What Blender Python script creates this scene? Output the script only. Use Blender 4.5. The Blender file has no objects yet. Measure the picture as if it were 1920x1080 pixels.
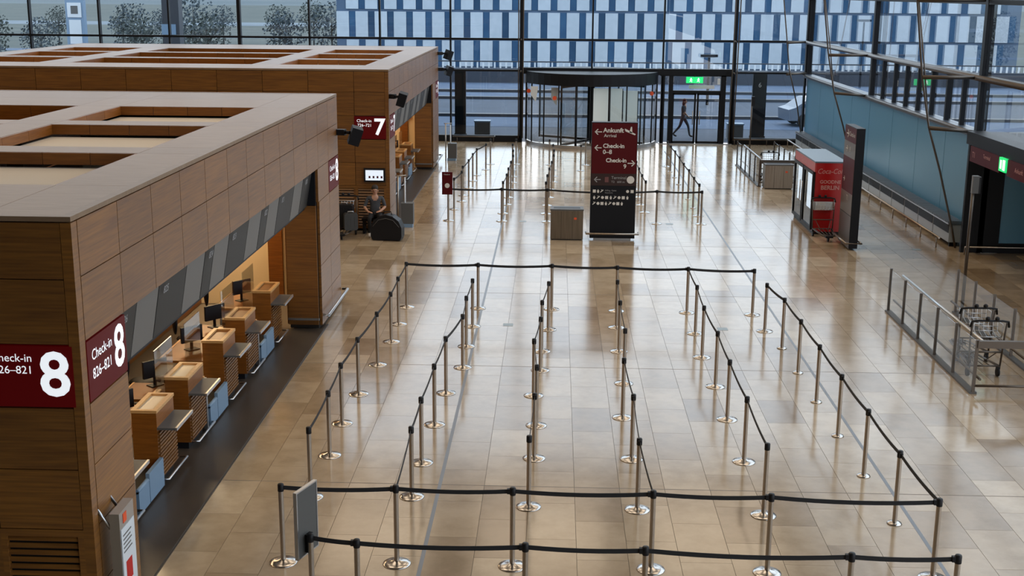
import bpy, math, random
from mathutils import Vector, Matrix
random.seed(7)
scene = bpy.context.scene
C = scene.collection

# ------------------------------------------------------------------ camera
PITCH, YAW, ROLL, CAMH, FPX = .234223, .033681, .007923, 6.4836, 2335.6
fw = Vector((-math.sin(YAW)*math.cos(PITCH), math.cos(YAW)*math.cos(PITCH), -math.sin(PITCH)))
rt = fw.cross(Vector((0, 0, 1))).normalized()
up = rt.cross(fw)
r2 = math.cos(ROLL)*rt + math.sin(ROLL)*up
u2 = -math.sin(ROLL)*rt + math.cos(ROLL)*up
cd = bpy.data.cameras.new('camera'); cam = bpy.data.objects.new('camera', cd); C.objects.link(cam)
cd.sensor_width = 36; cd.lens = FPX/1920*36; cd.clip_start = .1; cd.clip_end = 9000
m = Matrix((r2, u2, -fw)).transposed().to_4x4(); m.translation = (0, 0, CAMH)
cam.matrix_world = m
scene.camera = cam

# ------------------------------------------------------------------ world, daylight, exposure
w = bpy.data.worlds.new('overcast_sky'); scene.world = w; w.use_nodes = True
nt = w.node_tree; bg = nt.nodes['Background']
tc = nt.nodes.new('ShaderNodeTexCoord'); sx = nt.nodes.new('ShaderNodeSeparateXYZ')
rp = nt.nodes.new('ShaderNodeValToRGB')
nt.links.new(tc.outputs['Generated'], sx.inputs[0]); nt.links.new(sx.outputs['Z'], rp.inputs[0])
rp.color_ramp.elements[0].position = 0; rp.color_ramp.elements[0].color = (.95, .975, 1, 1)
rp.color_ramp.elements[1].position = .9; rp.color_ramp.elements[1].color = (.90, .95, 1, 1)
nt.links.new(rp.outputs[0], bg.inputs[0]); bg.inputs[1].default_value = 3.6
scene.view_settings.view_transform = 'Standard'; scene.view_settings.look = 'None'
scene.view_settings.exposure = -0.22; scene.view_settings.gamma = 1; scene.view_settings.use_curve_mapping = False
scene.cycles.max_bounces = 9; scene.cycles.transparent_max_bounces = 16
scene.cycles.diffuse_bounces = 3; scene.cycles.glossy_bounces = 4; scene.cycles.sample_clamp_indirect = 4
scene.cycles.caustics_reflective = False; scene.cycles.caustics_refractive = False

HX0, HX1, HY0, HY1, HZ = -32.0, 10.85, -14.0, 55.0, 15.0      # hall extents

def area(name, loc, rot, sx_, sy_, power, col, portal=False, parent=None):
    l = bpy.data.lights.new(name, 'AREA'); l.shape = 'RECTANGLE'; l.size = sx_; l.size_y = sy_
    l.energy = power; l.color = col
    o = bpy.data.objects.new(name, l); C.objects.link(o); o.location = loc; o.rotation_euler = rot
    if portal: l.cycles.is_portal = True
    if parent: o.parent = parent
    return o
area('daylight_portal', ((HX0+HX1)/2, HY1+.3, HZ/2), (-math.pi/2, 0, 0), HX1-HX0, HZ, 1, (1, 1, 1), True)
area('daylight_portal', (HX1+.3, (HY0+HY1)/2, HZ/2+1.4), (0, math.pi/2, 0), HZ-2.8, HY1-HY0, 1, (1, 1, 1), True)
CEIL_FILL = 290.0
LAMP_COL = (1, .80, .58)

# ------------------------------------------------------------------ helpers
def tag(o, label=None, cat=None, group=None, kind=None):
    if label: o['label'] = label
    if cat: o['category'] = cat
    if group: o['group'] = group
    if kind: o['kind'] = kind
    return o

def thing(name, label, cat, loc=(0, 0, 0), rz=0, group=None, kind=None):
    o = bpy.data.objects.new(name, None); C.objects.link(o); o.empty_display_size = .2
    o.location = loc; o.rotation_euler = (0, 0, rz)
    return tag(o, label, cat, group, kind)

def link(name, mesh, parent=None, loc=(0, 0, 0), rot=(0, 0, 0)):
    o = bpy.data.objects.new(name, mesh); C.objects.link(o)
    o.location = loc; o.rotation_euler = rot
    if parent: o.parent = parent
    return o

def copy_tree(o, parent=None):
    c = o.copy(); C.objects.link(c)
    c.parent = parent
    for ch in list(o.children): copy_tree(ch, c)
    return c

class MB:
    def __init__(s): s.v = []; s.f = []; s.mi = []; s.sm = []; s.cur = 0
    def add(s, vs, fs, smooth=False):
        b = len(s.v); s.v += [tuple(v) for v in vs]
        for f in fs: s.f.append([b+i for i in f]); s.mi.append(s.cur); s.sm.append(smooth)
        return s
    def box(s, x0, x1, y0, y1, z0, z1, M=None):
        vs = [Vector(p) for p in ((x0,y0,z0),(x1,y0,z0),(x1,y1,z0),(x0,y1,z0),(x0,y0,z1),(x1,y0,z1),(x1,y1,z1),(x0,y1,z1))]
        if M: vs = [M @ v for v in vs]
        return s.add(vs, [(0,3,2,1),(4,5,6,7),(0,1,5,4),(1,2,6,5),(2,3,7,6),(3,0,4,7)])
    def tube(s, pts, r, n=8, cap=True, closed=False):
        pts = [Vector(p) for p in pts]; rs = r if isinstance(r, (list, tuple)) else [r]*len(pts)
        vs = []; N = len(pts); prev = None
        for i, p in enumerate(pts):
            a = pts[i-1] if (i > 0 or closed) else p
            b = pts[(i+1) % N] if (i < N-1 or closed) else p
            t = (b-a).normalized()
            if prev is None:
                q = Vector((0, 0, 1)) if abs(t.z) < .9 else Vector((1, 0, 0))
                e1 = t.cross(q).normalized()
            else:
                e1 = (prev - t*prev.dot(t)).normalized()
            prev = e1; e2 = t.cross(e1)
            for k in range(n):
                an = 2*math.pi*k/n; vs.append(p + rs[i]*(math.cos(an)*e1 + math.sin(an)*e2))
        fs = []
        for i in range(N if closed else N-1):
            j = (i+1) % N
            for k in range(n):
                l = (k+1) % n; fs.append((i*n+k, i*n+l, j*n+l, j*n+k))
        s.add(vs, fs, True)
        if cap and not closed:
            b = len(s.v)-len(vs)
            s.f.append([b+k for k in range(n)][::-1]); s.mi.append(s.cur); s.sm.append(False)
            s.f.append([b+(N-1)*n+k for k in range(n)]); s.mi.append(s.cur); s.sm.append(False)
        return s
    def lathe(s, prof, c=(0, 0, 0), n=20, a0=0, a1=2*math.pi, smooth=True):
        full = abs(a1-a0-2*math.pi) < 1e-6; K = n if full else n+1; vs = []
        for r, z in prof:
            for k in range(K):
                a = a0+(a1-a0)*k/n; vs.append((c[0]+r*math.cos(a), c[1]+r*math.sin(a), c[2]+z))
        fs = []
        for i in range(len(prof)-1):
            for k in range(n):
                l = (k+1) % K; fs.append((i*K+k, i*K+l, (i+1)*K+l, (i+1)*K+k))
        return s.add(vs, fs, smooth)
    def ball(s, c, r, n=10, M=None):
        rx, ry, rz_ = r if isinstance(r, (list, tuple)) else (r, r, r); vs = []; fs = []
        for i in range(n+1):
            ph = -math.pi/2+math.pi*i/n
            for k in range(2*n):
                a = math.pi*k/n; v = Vector((rx*math.cos(ph)*math.cos(a), ry*math.cos(ph)*math.sin(a), rz_*math.sin(ph)))
                if M: v = M @ v
                vs.append(v+Vector(c))
        for i in range(n):
            for k in range(2*n):
                l = (k+1) % (2*n); fs.append((i*2*n+k, i*2*n+l, (i+1)*2*n+l, (i+1)*2*n+k))
        return s.add(vs, fs, True)
    def poly(s, pts2, O, R, U, d):
        """flat outline (convex or simple) extruded by d along R x U"""
        O, R, U = Vector(O), Vector(R), Vector(U); N = R.cross(U)
        a = [O+x*R+y*U+N*d for x, y in pts2]; b = [O+x*R+y*U for x, y in pts2]; n = len(a)
        fs = [list(range(n)), list(range(2*n-1, n-1, -1))]+[(i, n+i, n+(i+1) % n, (i+1) % n) for i in range(n)]
        return s.add(a+b, fs)
    def mesh(s, name, mats):
        me = bpy.data.meshes.new(name); me.from_pydata(s.v, [], s.f); me.update()
        for mm in (mats if isinstance(mats, (list, tuple)) else [mats]): me.materials.append(mm)
        me.polygons.foreach_set('material_index', s.mi); me.polygons.foreach_set('use_smooth', s.sm)
        return me
    def build(s, name, mats, parent=None, loc=(0, 0, 0), rot=(0, 0, 0)):
        return link(name, s.mesh(name, mats), parent, loc, rot)

def B(x0, x1, y0, y1, z0, z1): return MB().box(x0, x1, y0, y1, z0, z1)

_boxes = {}
def unit_box(dx, dy, dz, mat, ch=0.0):
    """shared mesh of a box centred at the origin; a small chamfer on all its edges when ch > 0"""
    k = (round(dx, 4), round(dy, 4), round(dz, 4), mat.name, ch)
    if k not in _boxes:
        _boxes[k] = B(-dx/2, dx/2, -dy/2, dy/2, -dz/2, dz/2).mesh('box_piece', mat)
    return _boxes[k]
def piece(name, x0, x1, y0, y1, z0, z1, mat, parent):
    return link(name, unit_box(x1-x0, y1-y0, z1-z0, mat), parent, ((x0+x1)/2, (y0+y1)/2, (z0+z1)/2))

def text_mesh(s, size, mat, O, R, U, align='LEFT', depth=.004, shear=0, bold=0, sx_=1.0):
    cu = bpy.data.curves.new('lettering', 'FONT'); cu.body = s; cu.size = size; cu.align_x = align
    cu.align_y = 'CENTER'; cu.extrude = 0; cu.shear = shear; cu.offset = bold; cu.resolution_u = 3
    o = bpy.data.objects.new('lettering', cu); C.objects.link(o)
    dg = bpy.context.evaluated_depsgraph_get()
    me = bpy.data.meshes.new_from_object(o.evaluated_get(dg)); bpy.data.objects.remove(o)
    R, U = Vector(R).normalized(), Vector(U).normalized(); N = R.cross(U); O = Vector(O)
    for v in me.vertices: v.co = O+v.co.x*sx_*R+v.co.y*U+N*depth
    me.materials.clear(); me.materials.append(mat); me.name = 'lettering'
    return me
def text(s, size, mat, O, R, U, parent, **k):
    return link('lettering', text_mesh(s, size, mat, O, R, U, **k), parent)
def ordn(i): return ['first','second','third','fourth','fifth','sixth','seventh','eighth','ninth','tenth','eleventh','twelfth','thirteenth','fourteenth','fifteenth','sixteenth','seventeenth','eighteenth','nineteenth','twentieth'][i]

# ------------------------------------------------------------------ materials
def mat(name, col, rough=.5, metal=0, spec=.5, emit=None, es=0, coat=0):
    mm = bpy.data.materials.new(name); mm.use_nodes = True; p = mm.node_tree.nodes['Principled BSDF']
    p.inputs['Base Color'].default_value = (*col, 1); p.inputs['Roughness'].default_value = rough
    p.inputs['Metallic'].default_value = metal; p.inputs['Specular IOR Level'].default_value = spec
    if coat: p.inputs['Coat Weight'].default_value = coat; p.inputs['Coat Roughness'].default_value = .32
    if emit: p.inputs['Emission Color'].default_value = (*emit, 1); p.inputs['Emission Strength'].default_value = es
    return mm
def N(mm, t, **kw):
    n = mm.node_tree.nodes.new(t)
    for k, v in kw.items(): setattr(n, k, v)
    return n
def L(mm, a, b): mm.node_tree.links.new(a, b)
def mixc(mm, fac, a, b, mode='MIX'):
    n = N(mm, 'ShaderNodeMix', data_type='RGBA', blend_type=mode)
    for s_, x in ((0, fac), (6, a), (7, b)):
        if hasattr(x, 'links'): L(mm, x, n.inputs[s_])
        else: n.inputs[s_].default_value = (*x, 1) if isinstance(x, tuple) else x
    return n.outputs[2]
def noisy(name, c1, c2, scale=8, rough=.5, stretch=(1, 1, 1), metal=0, spec=.5, detail=4, bump=0, per_obj=0.0, coords='Object', coat=0, rvar=0):
    mm = mat(name, c1, rough, metal, spec, coat=coat); p = mm.node_tree.nodes['Principled BSDF']
    tcn = N(mm, 'ShaderNodeTexCoord'); mp = N(mm, 'ShaderNodeMapping'); mp.inputs['Scale'].default_value = stretch
    oi = N(mm, 'ShaderNodeObjectInfo'); ad = N(mm, 'ShaderNodeVectorMath', operation='ADD')
    sc = N(mm, 'ShaderNodeVectorMath', operation='SCALE'); sc.inputs[0].default_value = (37, 53, 71)
    L(mm, oi.outputs['Random'], sc.inputs['Scale'])
    L(mm, tcn.outputs[coords], mp.inputs[0]); L(mm, mp.outputs[0], ad.inputs[0]); L(mm, sc.outputs[0], ad.inputs[1])
    nz = N(mm, 'ShaderNodeTexNoise'); nz.inputs['Scale'].default_value = scale; nz.inputs['Detail'].default_value = detail
    L(mm, ad.outputs[0], nz.inputs['Vector'])
    rr = N(mm, 'ShaderNodeValToRGB'); rr.color_ramp.elements[0].position = .3; rr.color_ramp.elements[1].position = .7
    rr.color_ramp.elements[0].color = (*c1, 1); rr.color_ramp.elements[1].color = (*c2, 1)
    L(mm, nz.outputs[0], rr.inputs[0]); out = rr.outputs[0]
    if per_obj:
        mr = N(mm, 'ShaderNodeMapRange'); mr.inputs[3].default_value = 1-per_obj; mr.inputs[4].default_value = 1+per_obj
        L(mm, oi.outputs['Random'], mr.inputs[0])
        hv = N(mm, 'ShaderNodeHueSaturation'); L(mm, mr.outputs[0], hv.inputs['Value']); L(mm, out, hv.inputs['Color']); out = hv.outputs[0]
    L(mm, out, p.inputs['Base Color'])
    if rvar:
        m2 = N(mm, 'ShaderNodeMapRange'); m2.inputs[3].default_value = rough-rvar; m2.inputs[4].default_value = rough+rvar
        L(mm, nz.outputs[0], m2.inputs[0]); L(mm, m2.outputs[0], p.inputs['Roughness'])
    if bump:
        bp = N(mm, 'ShaderNodeBump'); bp.inputs['Strength'].default_value = bump; bp.inputs['Distance'].default_value = .01
        L(mm, nz.outputs[0], bp.inputs['Height']); L(mm, bp.outputs[0], p.inputs['Normal'])
    return mm
def glass(name, tint, refl=1.0, base=0.0, rough=0.0):
    """thin pane: tinted see-through plus a mirror share that grows at grazing angles"""
    mm = bpy.data.materials.new(name); mm.use_nodes = True; n = mm.node_tree.nodes; n.clear()
    o = n.new('ShaderNodeOutputMaterial'); mx = n.new('ShaderNodeMixShader'); t = n.new('ShaderNodeBsdfTransparent'); g = n.new('ShaderNodeBsdfGlossy')
    fr = n.new('ShaderNodeFresnel'); fr.inputs[0].default_value = 1.5
    ml = n.new('ShaderNodeMath'); ml.operation = 'MULTIPLY_ADD'; ml.inputs[1].default_value = refl; ml.inputs[2].default_value = base; ml.use_clamp = True
    t.inputs[0].default_value = (*tint, 1); g.inputs['Roughness'].default_value = rough
    ge = n.new('ShaderNodeNewGeometry'); fb = n.new('ShaderNodeMath'); fb.operation = 'SUBTRACT'; fb.inputs[0].default_value = 1
    m3 = n.new('ShaderNodeMath'); m3.operation = 'MULTIPLY'          # both faces' mirror share is counted once, on the side the ray enters
    L(mm, ge.outputs['Backfacing'], fb.inputs[1]); L(mm, ml.outputs[0], m3.inputs[0]); L(mm, fb.outputs[0], m3.inputs[1])
    L(mm, fr.outputs[0], ml.inputs[0]); L(mm, m3.outputs[0], mx.inputs[0]); L(mm, t.outputs[0], mx.inputs[1]); L(mm, g.outputs[0], mx.inputs[2]); L(mm, mx.outputs[0], o.inputs[0])
    return mm

M_wood_f = noisy('walnut_veneer', (.11, .037, .003), (.225, .088, .010), 5, .5, (.3, .3, 8), detail=7, per_obj=.12, spec=.5, coat=.5)
M_wood_roof = noisy('walnut_veneer_lit_top', (.20, .125, .07), (.27, .175, .105), 6, .42, (.5, 5, 1), detail=6, per_obj=.10, spec=.35)  # same walnut, paled and greyed for light reflected off the roof
M_wood_light = noisy('oak_edge', (.46, .24, .08), (.58, .33, .13), 8, .4, (1, 6, 6))
M_wood_desk = noisy('desk_walnut', (.16, .050, .005), (.24, .082, .010), 6, .4, (.5, .5, 7), per_obj=.1)
M_wood_dark = mat('shadow_gap', (.012, .008, .005), .7)
M_white_soft = mat('white_membrane', (.62, .57, .50), .8)
M_steel = noisy('brushed_steel', (.36, .31, .26), (.43, .38, .33), 20, .34, (1, 1, .05), metal=1)
M_bronze = mat('dark_bronze_rod', (.11, .09, .075), .4, .7)
M_chrome = noisy('polished_steel', (.50, .48, .46), (.60, .58, .56), 6, .2, metal=1)
M_satin = mat('satin_aluminium', (.55, .56, .58), .35, 1)
M_black = mat('black_plastic', (.007, .007, .009), .5, spec=.3)
M_blackmetal = mat('black_powder_coat', (.006, .007, .010), .5, spec=.22)
M_belt = mat('black_webbing', (.010, .011, .014), .7)
M_grey = mat('grey_laminate', (.09, .09, .09), .5)
M_greyplate = mat('grey_back_panel', (.07, .07, .068), .55)
M_mark = mat('pale_print', (.33, .33, .34), .6)
M_red = mat('maroon_sign', (.06, .001, .002), .5, spec=.2, emit=(.16, .001, .002), es=.2)
M_redp = mat('maroon_print', (.075, .002, .004), .5, spec=.2)
M_digit = mat('backlit_white', (.85, .87, .9), .5, emit=(.9, .95, 1), es=.8)
M_whitep = mat('white_print', (.68, .66, .62), .5)
M_whitepanel = mat('white_panel', (.62, .66, .70), .4)
M_blueend = mat('pale_blue_panel', (.17, .26, .37), .4)
M_belt_dark = mat('conveyor_rubber', (.02, .02, .02), .6)
M_paper = mat('cream_pad', (.78, .66, .50), .6)
M_screen_d = mat('dark_display', (.03, .028, .026), .5, spec=.25)
M_screen_l = mat('grey_display', (.14, .13, .12), .5, spec=.3)
M_cream = mat('cream_wall', (.72, .56, .34), .7)
M_glass_front = glass('facade_glass', (.76, .82, .87), 1.4, .0)
M_glass_side = glass('side_glass', (.84, .89, .93), 1.7, .02)
M_glass_clear = glass('clear_screen', (.86, .89, .90), 1.4, .08)
M_glass_corral = glass('barrier_glass', (.93, .94, .94), .9, .0)
M_frost = mat('blue_back_painted_glass', (.11, .30, .46), .28, spec=.5)
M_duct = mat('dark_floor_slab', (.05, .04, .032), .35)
M_green = mat('exit_green', (.01, .5, .12), .4, emit=(.02, .75, .2), es=1.1)
M_exitw = mat('exit_white', (.9, .95, .9), .4, emit=(.9, 1, .95), es=1.2)
M_fridge = mat('cooler_red', (.42, .003, .004), .35)
M_fridgetop = mat('cooler_top', (.12, .17, .22), .4)
M_tube = mat('cooler_tube_light', (.9, .95, 1), .5, emit=(.92, .97, 1), es=1.6)
M_pink = mat('faded_print', (.62, .30, .27), .5)
M_ledscreen = mat('lit_screen', (.7, .8, .9), .4, emit=(.72, .80, .92), es=.85)
M_orange = mat('warning_orange', (.7, .08, .02), .5)
M_ceil = mat('ceiling_white', (.36, .32, .28), .8)
M_conc = noisy('grey_plaster', (.20, .19, .18), (.24, .23, .22), 2, .8)

def stone():
    mm = mat('polished_limestone', (.4, .33, .25), .16, spec=.75); p = mm.node_tree.nodes['Principled BSDF']
    ge = N(mm, 'ShaderNodeNewGeometry')
    at_ = N(mm, 'ShaderNodeAttribute', attribute_name='tone'); oi = N(mm, 'ShaderNodeObjectInfo')
    sub = N(mm, 'ShaderNodeMath', operation='ADD'); L(mm, at_.outputs['Fac'], sub.inputs[0]); sub.inputs[1].default_value = 0
    # one tone per slab: white noise on the slab's own cell (stored on faces of the joined rest, object random for single slabs)
    wn = N(mm, 'ShaderNodeTexWhiteNoise', noise_dimensions='2D')
    cmb = N(mm, 'ShaderNodeCombineXYZ'); L(mm, at_.outputs['Fac'], cmb.inputs[0]); L(mm, oi.outputs['Random'], cmb.inputs[1]); L(mm, cmb.outputs[0], wn.inputs['Vector'])
    rr = N(mm, 'ShaderNodeValToRGB'); e = rr.color_ramp.elements
    e[0].position = 0; e[0].color = (.285, .210, .135, 1); e[1].position = 1; e[1].color = (.52, .42, .30, 1)
    x = rr.color_ramp.elements.new(.25); x.color = (.405, .312, .208, 1)
    x = rr.color_ramp.elements.new(.7); x.color = (.455, .36, .25, 1)
    L(mm, wn.outputs['Value'], rr.inputs[0])
    ad = N(mm, 'ShaderNodeVectorMath', operation='ADD'); sc = N(mm, 'ShaderNodeVectorMath', operation='SCALE'); sc.inputs[0].default_value = (19, 31, 7)
    L(mm, wn.outputs['Value'], sc.inputs['Scale']); L(mm, ge.outputs['Position'], ad.inputs[0]); L(mm, sc.outputs[0], ad.inputs[1])
    nz = N(mm, 'ShaderNodeTexNoise'); nz.inputs['Scale'].default_value = 2.2; nz.inputs['Detail'].default_value = 7; nz.inputs['Roughness'].default_value = .62
    L(mm, ad.outputs[0], nz.inputs['Vector'])
    r2_ = N(mm, 'ShaderNodeValToRGB'); r2_.color_ramp.elements[0].position = .32; r2_.color_ramp.elements[0].color = (.80, .77, .73, 1)
    r2_.color_ramp.elements[1].position = .62; r2_.color_ramp.elements[1].color = (1.04, 1.03, 1.02, 1)
    L(mm, nz.outputs[0], r2_.inputs[0])
    L(mm, mixc(mm, 1.0, rr.outputs[0], r2_.outputs[0], 'MULTIPLY'), p.inputs['Base Color'])
    m2 = N(mm, 'ShaderNodeMapRange'); m2.inputs[3].default_value = .11; m2.inputs[4].default_value = .17
    L(mm, nz.outputs[0], m2.inputs[0]); L(mm, m2.outputs[0], p.inputs['Roughness'])
    return mm
M_stone = stone()
M_joint = mat('stone_joint', (.17, .14, .11), .5)
M_inlay = mat('grey_metal_inlay', (.20, .22, .25), .4, .3)
M_hatch = mat('floor_plate', (.25, .31, .34), .4)

# ------------------------------------------------------------------ shell: floor, ceiling, walls
floor = tag(B(HX0, HX1+.2, HY0, HY1+.2, -.3, -.012).build('floor', M_joint), None, None, None, 'structure')
DX, DY = .605, 1.098
KY = [(11.3, 25.7), (33.75, 48.15)]
tag(B(HX1+.2, 15.6, 17, 33, -.3, -.012).build('floor.001', M_joint), kind='structure')
slabs = []
for i in range(-46, 26):
    x0 = .33+i*DX
    for j in range(-14, 37):
        y0 = 15.68+j*DY-(DY/2 if i % 2 else 0)
        if y0 < .5 or y0 > HY1-.2: continue
        x1, y1 = x0+DX, min(y0+DY, HY1)
        if x0 > (HX1-.1 if y1 > 31.9 else 15): continue
        if y1 > 31.9: x1 = min(x1, HX1)
        if any(a-.3 < (y0+y1)/2 < b+.3 for a, b in KY) and x1 < -4.4: continue
        # widen the joint at the big 5.49 m expansion lines
        slabs.append((x0, x1, y0, y1))
def vis(s):
    x, y = (s[0]+s[1])/2, (s[2]+s[3])/2
    q = Vector((x, y, -CAMH)); d = q.dot(fw); X = FPX*q.dot(r2)/d; Y = FPX*q.dot(u2)/d
    return abs(X) < 1010 and abs(Y) < 570
near = sorted([s for s in slabs if vis(s)], key=lambda s: (s[2]**2+(s[0]+.3)**2))
near = [s for s in near if s[1]-s[0] > .6 and s[3]-s[2] > 1.0][:300]
nset = set(near)
g_ = .0025
sm = B(-DX/2+g_, DX/2-g_, -DY/2+g_, DY/2-g_, -.011, 0).mesh('floor_slab', M_stone)
for s in near: link('floor_slab', sm, floor, ((s[0]+s[1])/2, (s[2]+s[3])/2, 0))
mb = MB(); tones = []
for s in slabs:
    if s in nset: continue
    mb.box(s[0]+g_, s[1]-g_, s[2]+g_, s[3]-g_, -.011, 0); tones += [random.random()*50]*6
o = mb.build('floor_slabs', M_stone, floor); o['kind'] = 'stuff'
a_ = o.data.attributes.new('tone', 'FLOAT', 'FACE'); a_.data.foreach_set('value', tones)
for x in (-1.48, 4.58):
    B(x-.024, x+.024, .6, HY1-2.8, 0, .0015).build('inlay_strip', M_inlay, floor)
for y in (10.19, 15.68, 21.17, 26.65, 32.15, 37.64):
    B(-4.4, HX1-.8, y-.008, y+.008, 0, .001).build('expansion_joint', M_joint, floor)
for x, y, sx_, sy_ in ((-.88, 23.99, .2, .2), (3.37, 23.94, .2, .2), (-.9, 35.48, .2, .2), (3.32, 35.38, .2, .2), (9.46, 32.18, .22, .2)):
    B(x-sx_/2, x+sx_/2, y-sy_/2, y+sy_/2, 0, .003).build('floor_plate', M_hatch, floor)

ceil = tag(B(HX0, HX1, HY0, HY1, HZ, HZ+.3).build('ceiling', M_ceil), kind='structure')
for i in range(6):  # unseen ceiling lights, widened into soft panels that fill the hall
    for j in (2, 3, 4):
        x = -28+i*6.9; y = -6+j*13
        t = thing('ceiling_fill', 'unseen flat ceiling fill panel, %s row from the glass, %s from left' % (ordn(4-j), ordn(i)), 'ceiling light', (x, y, HZ), group='unseen ceiling fill panels')
        mb = MB()
        mb.box(-2.6, 2.6, -4.1, -4, -.25, 0); mb.box(-2.6, 2.6, 4, 4.1, -.25, 0); mb.box(-2.6, -2.5, -4, 4, -.25, 0); mb.box(2.5, 2.6, -4, 4, -.25, 0)
        mb.build('frame', M_satin, t)
        area('lamp', (0, 0, -.12), (0, 0, 0), 5, 8, CEIL_FILL, LAMP_COL, parent=t)
tag(B(HX0-.3, HX0, HY0, HY1, 0, HZ).build('wall_left', M_conc), kind='structure')
tag(B(HX0, HX1, HY0-.3, HY0, 0, HZ).build('wall_front', mat('unlit_gallery_wall', (.035, .022, .014), .8)), kind='structure')  # unseen wall, coloured dark to stand for the unlit gallery side

# back facade ---------------------------------------------------------------
wb = thing('wall_back', None, None, (0, HY1, 0), kind='structure')
MX = [-1.53+3.075*k for k in range(-10, 5)]                       # mullion axes
ZR = [0.28, 3.10, 4.44, 7.6, 11.2, HZ]
for k, x in enumerate(MX):
    kk = k-10; thick = kk in (0, 3, -4, -8)
    wd = .07 if thick else .035
    piece('mullion', x-wd, x+wd, -.12, .12, 0, HZ, M_blackmetal, wb)
xs = [HX0]+MX+[HX1]
for a, b in zip(xs, xs[1:]):
    for z0, z1 in zip(ZR, ZR[1:]):
        if z0 < 3 and (-1.6 < a < 7.6): continue                  # doors stand here
        piece('pane', a+.03, b-.03, -.008, .008, z0, z1, M_glass_front, wb)
for z in ZR[1:-1]:
    B(HX0, HX1, -.09, .09, z-.045, z+.045).build('transom', M_blackmetal, wb)
B(HX0, -1.53, -.12, .12, 0, .28).build('plinth', M_blackmetal, wb)
B(7.66, HX1, -.12, .12, 0, .28).build('plinth', M_blackmetal, wb)
# slim paired cables that brace the tall posts
def truss(parent, pts, arms, name='truss_cable'):
    MB().tube(pts, .028, 6).build(name, M_bronze, parent)
    for a, b in arms: MB().tube([a, b], [.055, .04], 8).build('truss_arm', M_bronze, parent)
for x in (-1.53, 7.66):
    for dx in (-.09, .09):
        truss(wb, [(x+dx, -.35, .2), (x+dx*1.1, -.5, 3.1), (x+dx*1.2, -.7, 7), (x+dx, -.8, 11)], [])
    for z in (3.1, 4.44): MB().tube([(x, -.1, z), (x, -.55, z)], .035, 8).build('truss_arm', M_bronze, wb)
truss(wb, [(10.66, -1, 0), (10.32, -1, 1.76), (9.89, -1, 3.33), (9.5, -1, 6.2), (9.2, -1, 10)], [((9.8, -1, 3.12), (10.8, -.1, 3.12)), ((9.74, -1, 4.44), (10.8, -.1, 4.44))])
# guard rail in front of the glass
MB().tube([(-4.5, -.45, .25), (-2.66, -.45, .25), (-2.66, -.2, .25)], .03, 8).build('guard_rail', M_bronze, wb)
MB().tube([(7.75, -.4, .25), (10.6, -.4, .25)], .03, 8).build('guard_rail', M_bronze, wb)
for x in (-4.3, -2.7, 7.8, 9.2, 10.5): MB().tube([(x, -.43, 0), (x, -.43, .25)], .02, 6).build('rail_post', M_bronze, wb)

# right wall ------------------------------------------------------------------
wr = thing('wall_right', None, None, (HX1, 0, 0), kind='structure')
PY = [31.9]+[32.5+2.8*k for k in range(1, 8)]+[54.95]
PY[1:] = [35.1, 37.85, 40.7, 43.7, 46.4, 49.3, 52.0, 54.9]
for a, b in zip(PY, PY[1:]):
    piece('blue_panel', 0, .06, a+.012, b-.012, 0, 2.93, M_frost, wr)
B(.06, .2, 31.9, 55, 0, 2.95).build('wall_core', M_blackmetal, wr)
B(-.16, .2, 22, 55, 2.93, 3.08).build('sill_beam', mat('sill_grey', (.06, .075, .10), .4, .3), wr)
for z, r in ((3.02, .06), (4.42, .075)):
    MB().tube([(-.14, 20, z), (-.14, 54.9, z)], r, 8).build('long_tube', M_bronze, wr)
B(-.05, .12, 0, 55, 4.36, 4.48).build('transom', M_blackmetal, wr)
B(-.05, .12, 0, 55, 6.24, 6.36).build('transom', M_blackmetal, wr)
B(-.05, .12, 0, 55, 10, 10.12).build('transom', M_blackmetal, wr)
YM = [10.1, 21.3, 32.5, 43.75, 54.95]
for y in YM: piece('mullion', -.06, .18, y-.1, y+.1, 3, HZ, M_blackmetal, wr)
for y in (42.25, 40.8, 39.45, 38.1, 36.7, 35.25, 33.9): piece('short_bar', -.04, .12, y-.055, y+.055, 3.08, 4.36, M_blackmetal, wr)
for a, b in zip([HY0]+YM, YM):
    for z0, z1 in ((3.08, 4.36), (4.48, 6.24), (6.36, 10), (10.1, HZ)):
        mid = (a+b)/2
        piece('pane', .02, .035, a+.1, mid-.01, z0, z1, M_glass_side, wr); piece('pane', .02, .035, mid+.01, b-.1, z0, z1, M_glass_side, wr)
for y in (32.5, 43.8):
    pts = [(10.55, 0), (10.43, .5), (9.98, 2.03), (9.61, 3.13), (9.33, 4.42), (9.05, 6.34), (8.85, 10)]
    truss(wr, [(x-HX1, y, z) for x, z in pts], [((9.61-HX1, y, 3.13), (-.1, y, 3.05)), ((9.33-HX1, y, 4.42), (-.1, y, 4.42)), ((9.06-HX1, y, 6.34), (-.1, y, 6.34))])
    MB().tube([(9.61-HX1, y+.05, 3.13), (9.42-HX1, y+.05, 4.42), (9.1-HX1, y+.05, 6.34)], .02, 6).build('truss_cable', M_bronze, wr)
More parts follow.
